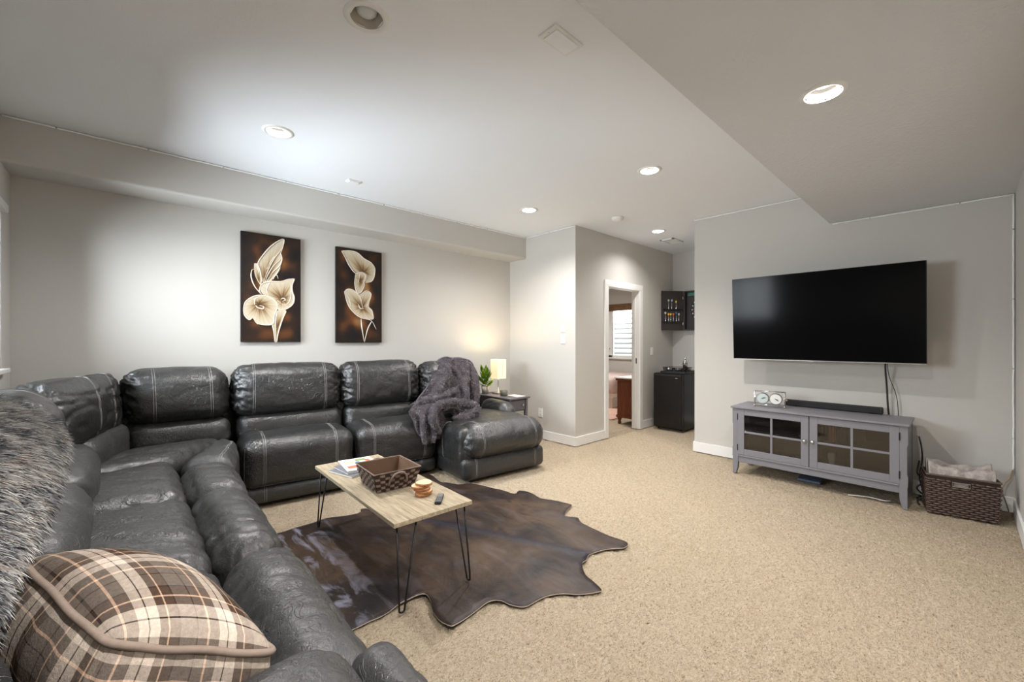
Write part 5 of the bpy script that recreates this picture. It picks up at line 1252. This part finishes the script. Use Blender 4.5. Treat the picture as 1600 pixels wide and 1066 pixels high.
for k, (u, z_) in enumerate(((.35, 1.815), (.55, 1.815), (.70, 1.615), (.85, 1.615), (.48, 1.615), (.34, 1.615), (.22, 1.615), (.70, 1.815), (.60, 1.615))):
    t = thing('dart', cols_[k][1]+'-flighted dart '+where[k]+' of the open cabinet door', 'dart', tuple(Dp(u, z_, .012)), 'darts on the open cabinet door')
    hh_ = .11 if k % 2 else .09
    bm = BM(); tube(bm, [Dp(u, z_-.02, .012), Dp(u, z_, .012), Dp(u, z_+.05, .012), Dp(u, z_+hh_, .012)], [.001, .004, .004, .002], 8); obj('barrel', bm, M['chrome'], t, True)
    bm = BM(); c = Dp(u, z_+hh_, .012)
    for dv in (dd, dn): prism(bm, [c-dv*.002, c-dv*.016+UP*.02, c-dv*.012+UP*.04, c+dv*.012+UP*.04, c+dv*.016+UP*.02, c+dv*.002], dv.cross(UP)*.001)
    obj('flight', bm, colmat('flight', *cols_[k][0]), t)
db = thing('dartboard', 'round dartboard in the open cabinet, mostly hidden by the wall', 'dartboard', (XA-.02, 2.70, 1.79)); dcx = (XA-.035, 2.72, 1.80)
def ringx(name, r0, r1, x, mat, par, seg=None):
    bm = BM(); n = 40
    for q in range(n):
        if seg is not None and (q//2) % 2 != seg: continue
        a0, a1 = 2*PI*q/n, 2*PI*(q+1)/n
        prism(bm, [(x, dcx[1]+r*math.cos(a), dcx[2]+r*math.sin(a)) for r, a in ((r0, a0), (r1, a0), (r1, a1), (r0, a1))], (.002, 0, 0))
    return obj(name, bm, mat, par)
bm = BM(); lathe(bm, (XA-.016, dcx[1], dcx[2]), [(.225, 0), (.225, -.018), (0, -.018)], 48, 'X'); obj('board', bm, M['black'], db)
cr_, bl_, rd_, gr_ = colmat('dart_cream', 220, 200, 160), colmat('dart_black', 24, 22, 22), colmat('dart_red', 180, 40, 40), colmat('dart_green', 40, 110, 70)
for sgm, m_ in ((0, cr_), (1, bl_)): ringx('segments', .02, .17, XA-.0365, m_, db, sgm)
for sgm, m_ in ((0, gr_), (1, rd_)): ringx('double_ring', .16, .17, XA-.038, m_, db, sgm); ringx('triple_ring', .098, .108, XA-.038, m_, db, sgm)
for q in range(20):
    a = 2*PI*q/20; bm = BM(); bmesh.ops.create_uvsphere(bm, u_segments=8, v_segments=6, radius=.011, matrix=Matrix.Translation((XA-.036, dcx[1]+.197*math.cos(a), dcx[2]+.197*math.sin(a)))); obj('number_marker', bm, M['white'], db)
boxobj('scoreboard', (XA-.03, 2.80, 2.02), (XA-.016, 2.99, 2.075), colmat('score_green', 60, 120, 110), db, .002)

# ================================================================== BEDROOM GLIMPSE
ds = thing('wooden_dresser', 'cherry wood dresser with white top seen through the doorway', 'dresser', (5.95, 3.60, 0)); X_ = 5.72; ya, yb = 3.395, 3.735
boxobj('body', (X_, ya, .11), (X_+.9, yb-.01, .70), M['dresserwood'], ds, .004); boxobj('top', (X_-.025, ya, .715), (X_+.92, yb+.02, .735), M['marble'], ds, .004)
boxobj('cornice', (X_-.018, ya, .68), (X_+.91, yb+.012, .715), M['dresserwood'], ds, .01); boxobj('plinth', (X_-.010, ya, .10), (X_+.9, yb+.006, .14), M['dresserwood'], ds, .006)
bm = BM(); prism(bm, [(X_-.006, y_, z_) for y_, z_ in ((ya+.05, .16), (yb-.06, .16), (yb-.06, .66), (ya+.05, .66))], (.004, 0, 0)); obj('side_inset', bm, M['dresserwood'], ds)
for x_, sx in ((X_, 1), (X_+.85, 1)):
    for y_ in (ya+.03, yb-.035):
        bm = BM(); lathe(bm, (x_+.03, y_, 0), [(.022, 0), (.030, .02), (.020, .05), (.038, .09), (.036, .11)], 12); obj('leg', bm, M['dresserwood'], ds, True)
bd = thing('bed', 'bed with pink and white quilt seen through the doorway', 'bed', (7.4, 5.3, 0))
bm = BM(); vs = bx(bm, (6.78, 4.50, .28), (8.15, 6.4, .62), .10, 4); obj('quilt', bm, M['quilt'], bd, True)
boxobj('mattress', (6.84, 4.56, .20), (8.12, 6.38, .40), M['paper'], bd, .03); boxobj('bed_skirt', (6.86, 4.58, .01), (8.12, 6.38, .24), colmat('skirt', 206, 200, 190, .9), bd, .01)
bm = BM(); bx(bm, (5.9, 3.95, -.003), (7.0, 4.9, .010), .003); tag(obj('bedroom_rug', bm, M['rugpale']), 'pale pink patterned rug beside the bed', 'rug')

t = thing('bedroom_fill_light', 'added fill light on the bedroom ceiling, unseen beyond the doorway', 'ceiling light', (6.3, 4.9, 2.5))  # unseen fixture added to brighten the dark bedroom
bm = BM(); lathe(bm, (6.3, 4.9, 2.5), [(.17, 0), (.17, -.03), (.16, -.035)], 32); obj('base', bm, M['white'], t, True)
bm = BM(); lathe(bm, (6.3, 4.9, 2.5), [(.155, -.034), (.13, -.075), (.06, -.10), (0, -.105)], 32); obj('globe', bm, M['lens_on'], t, True)
l = bpy.data.lights.new('lamp', 'AREA'); l.shape = 'DISK'; l.size = .3; l.energy = 24; l.color = (1, .95, .88)
lo = bpy.data.objects.new('lamp', l); C.objects.link(lo); lo.parent = t; lo.location = (0, 0, -.11)
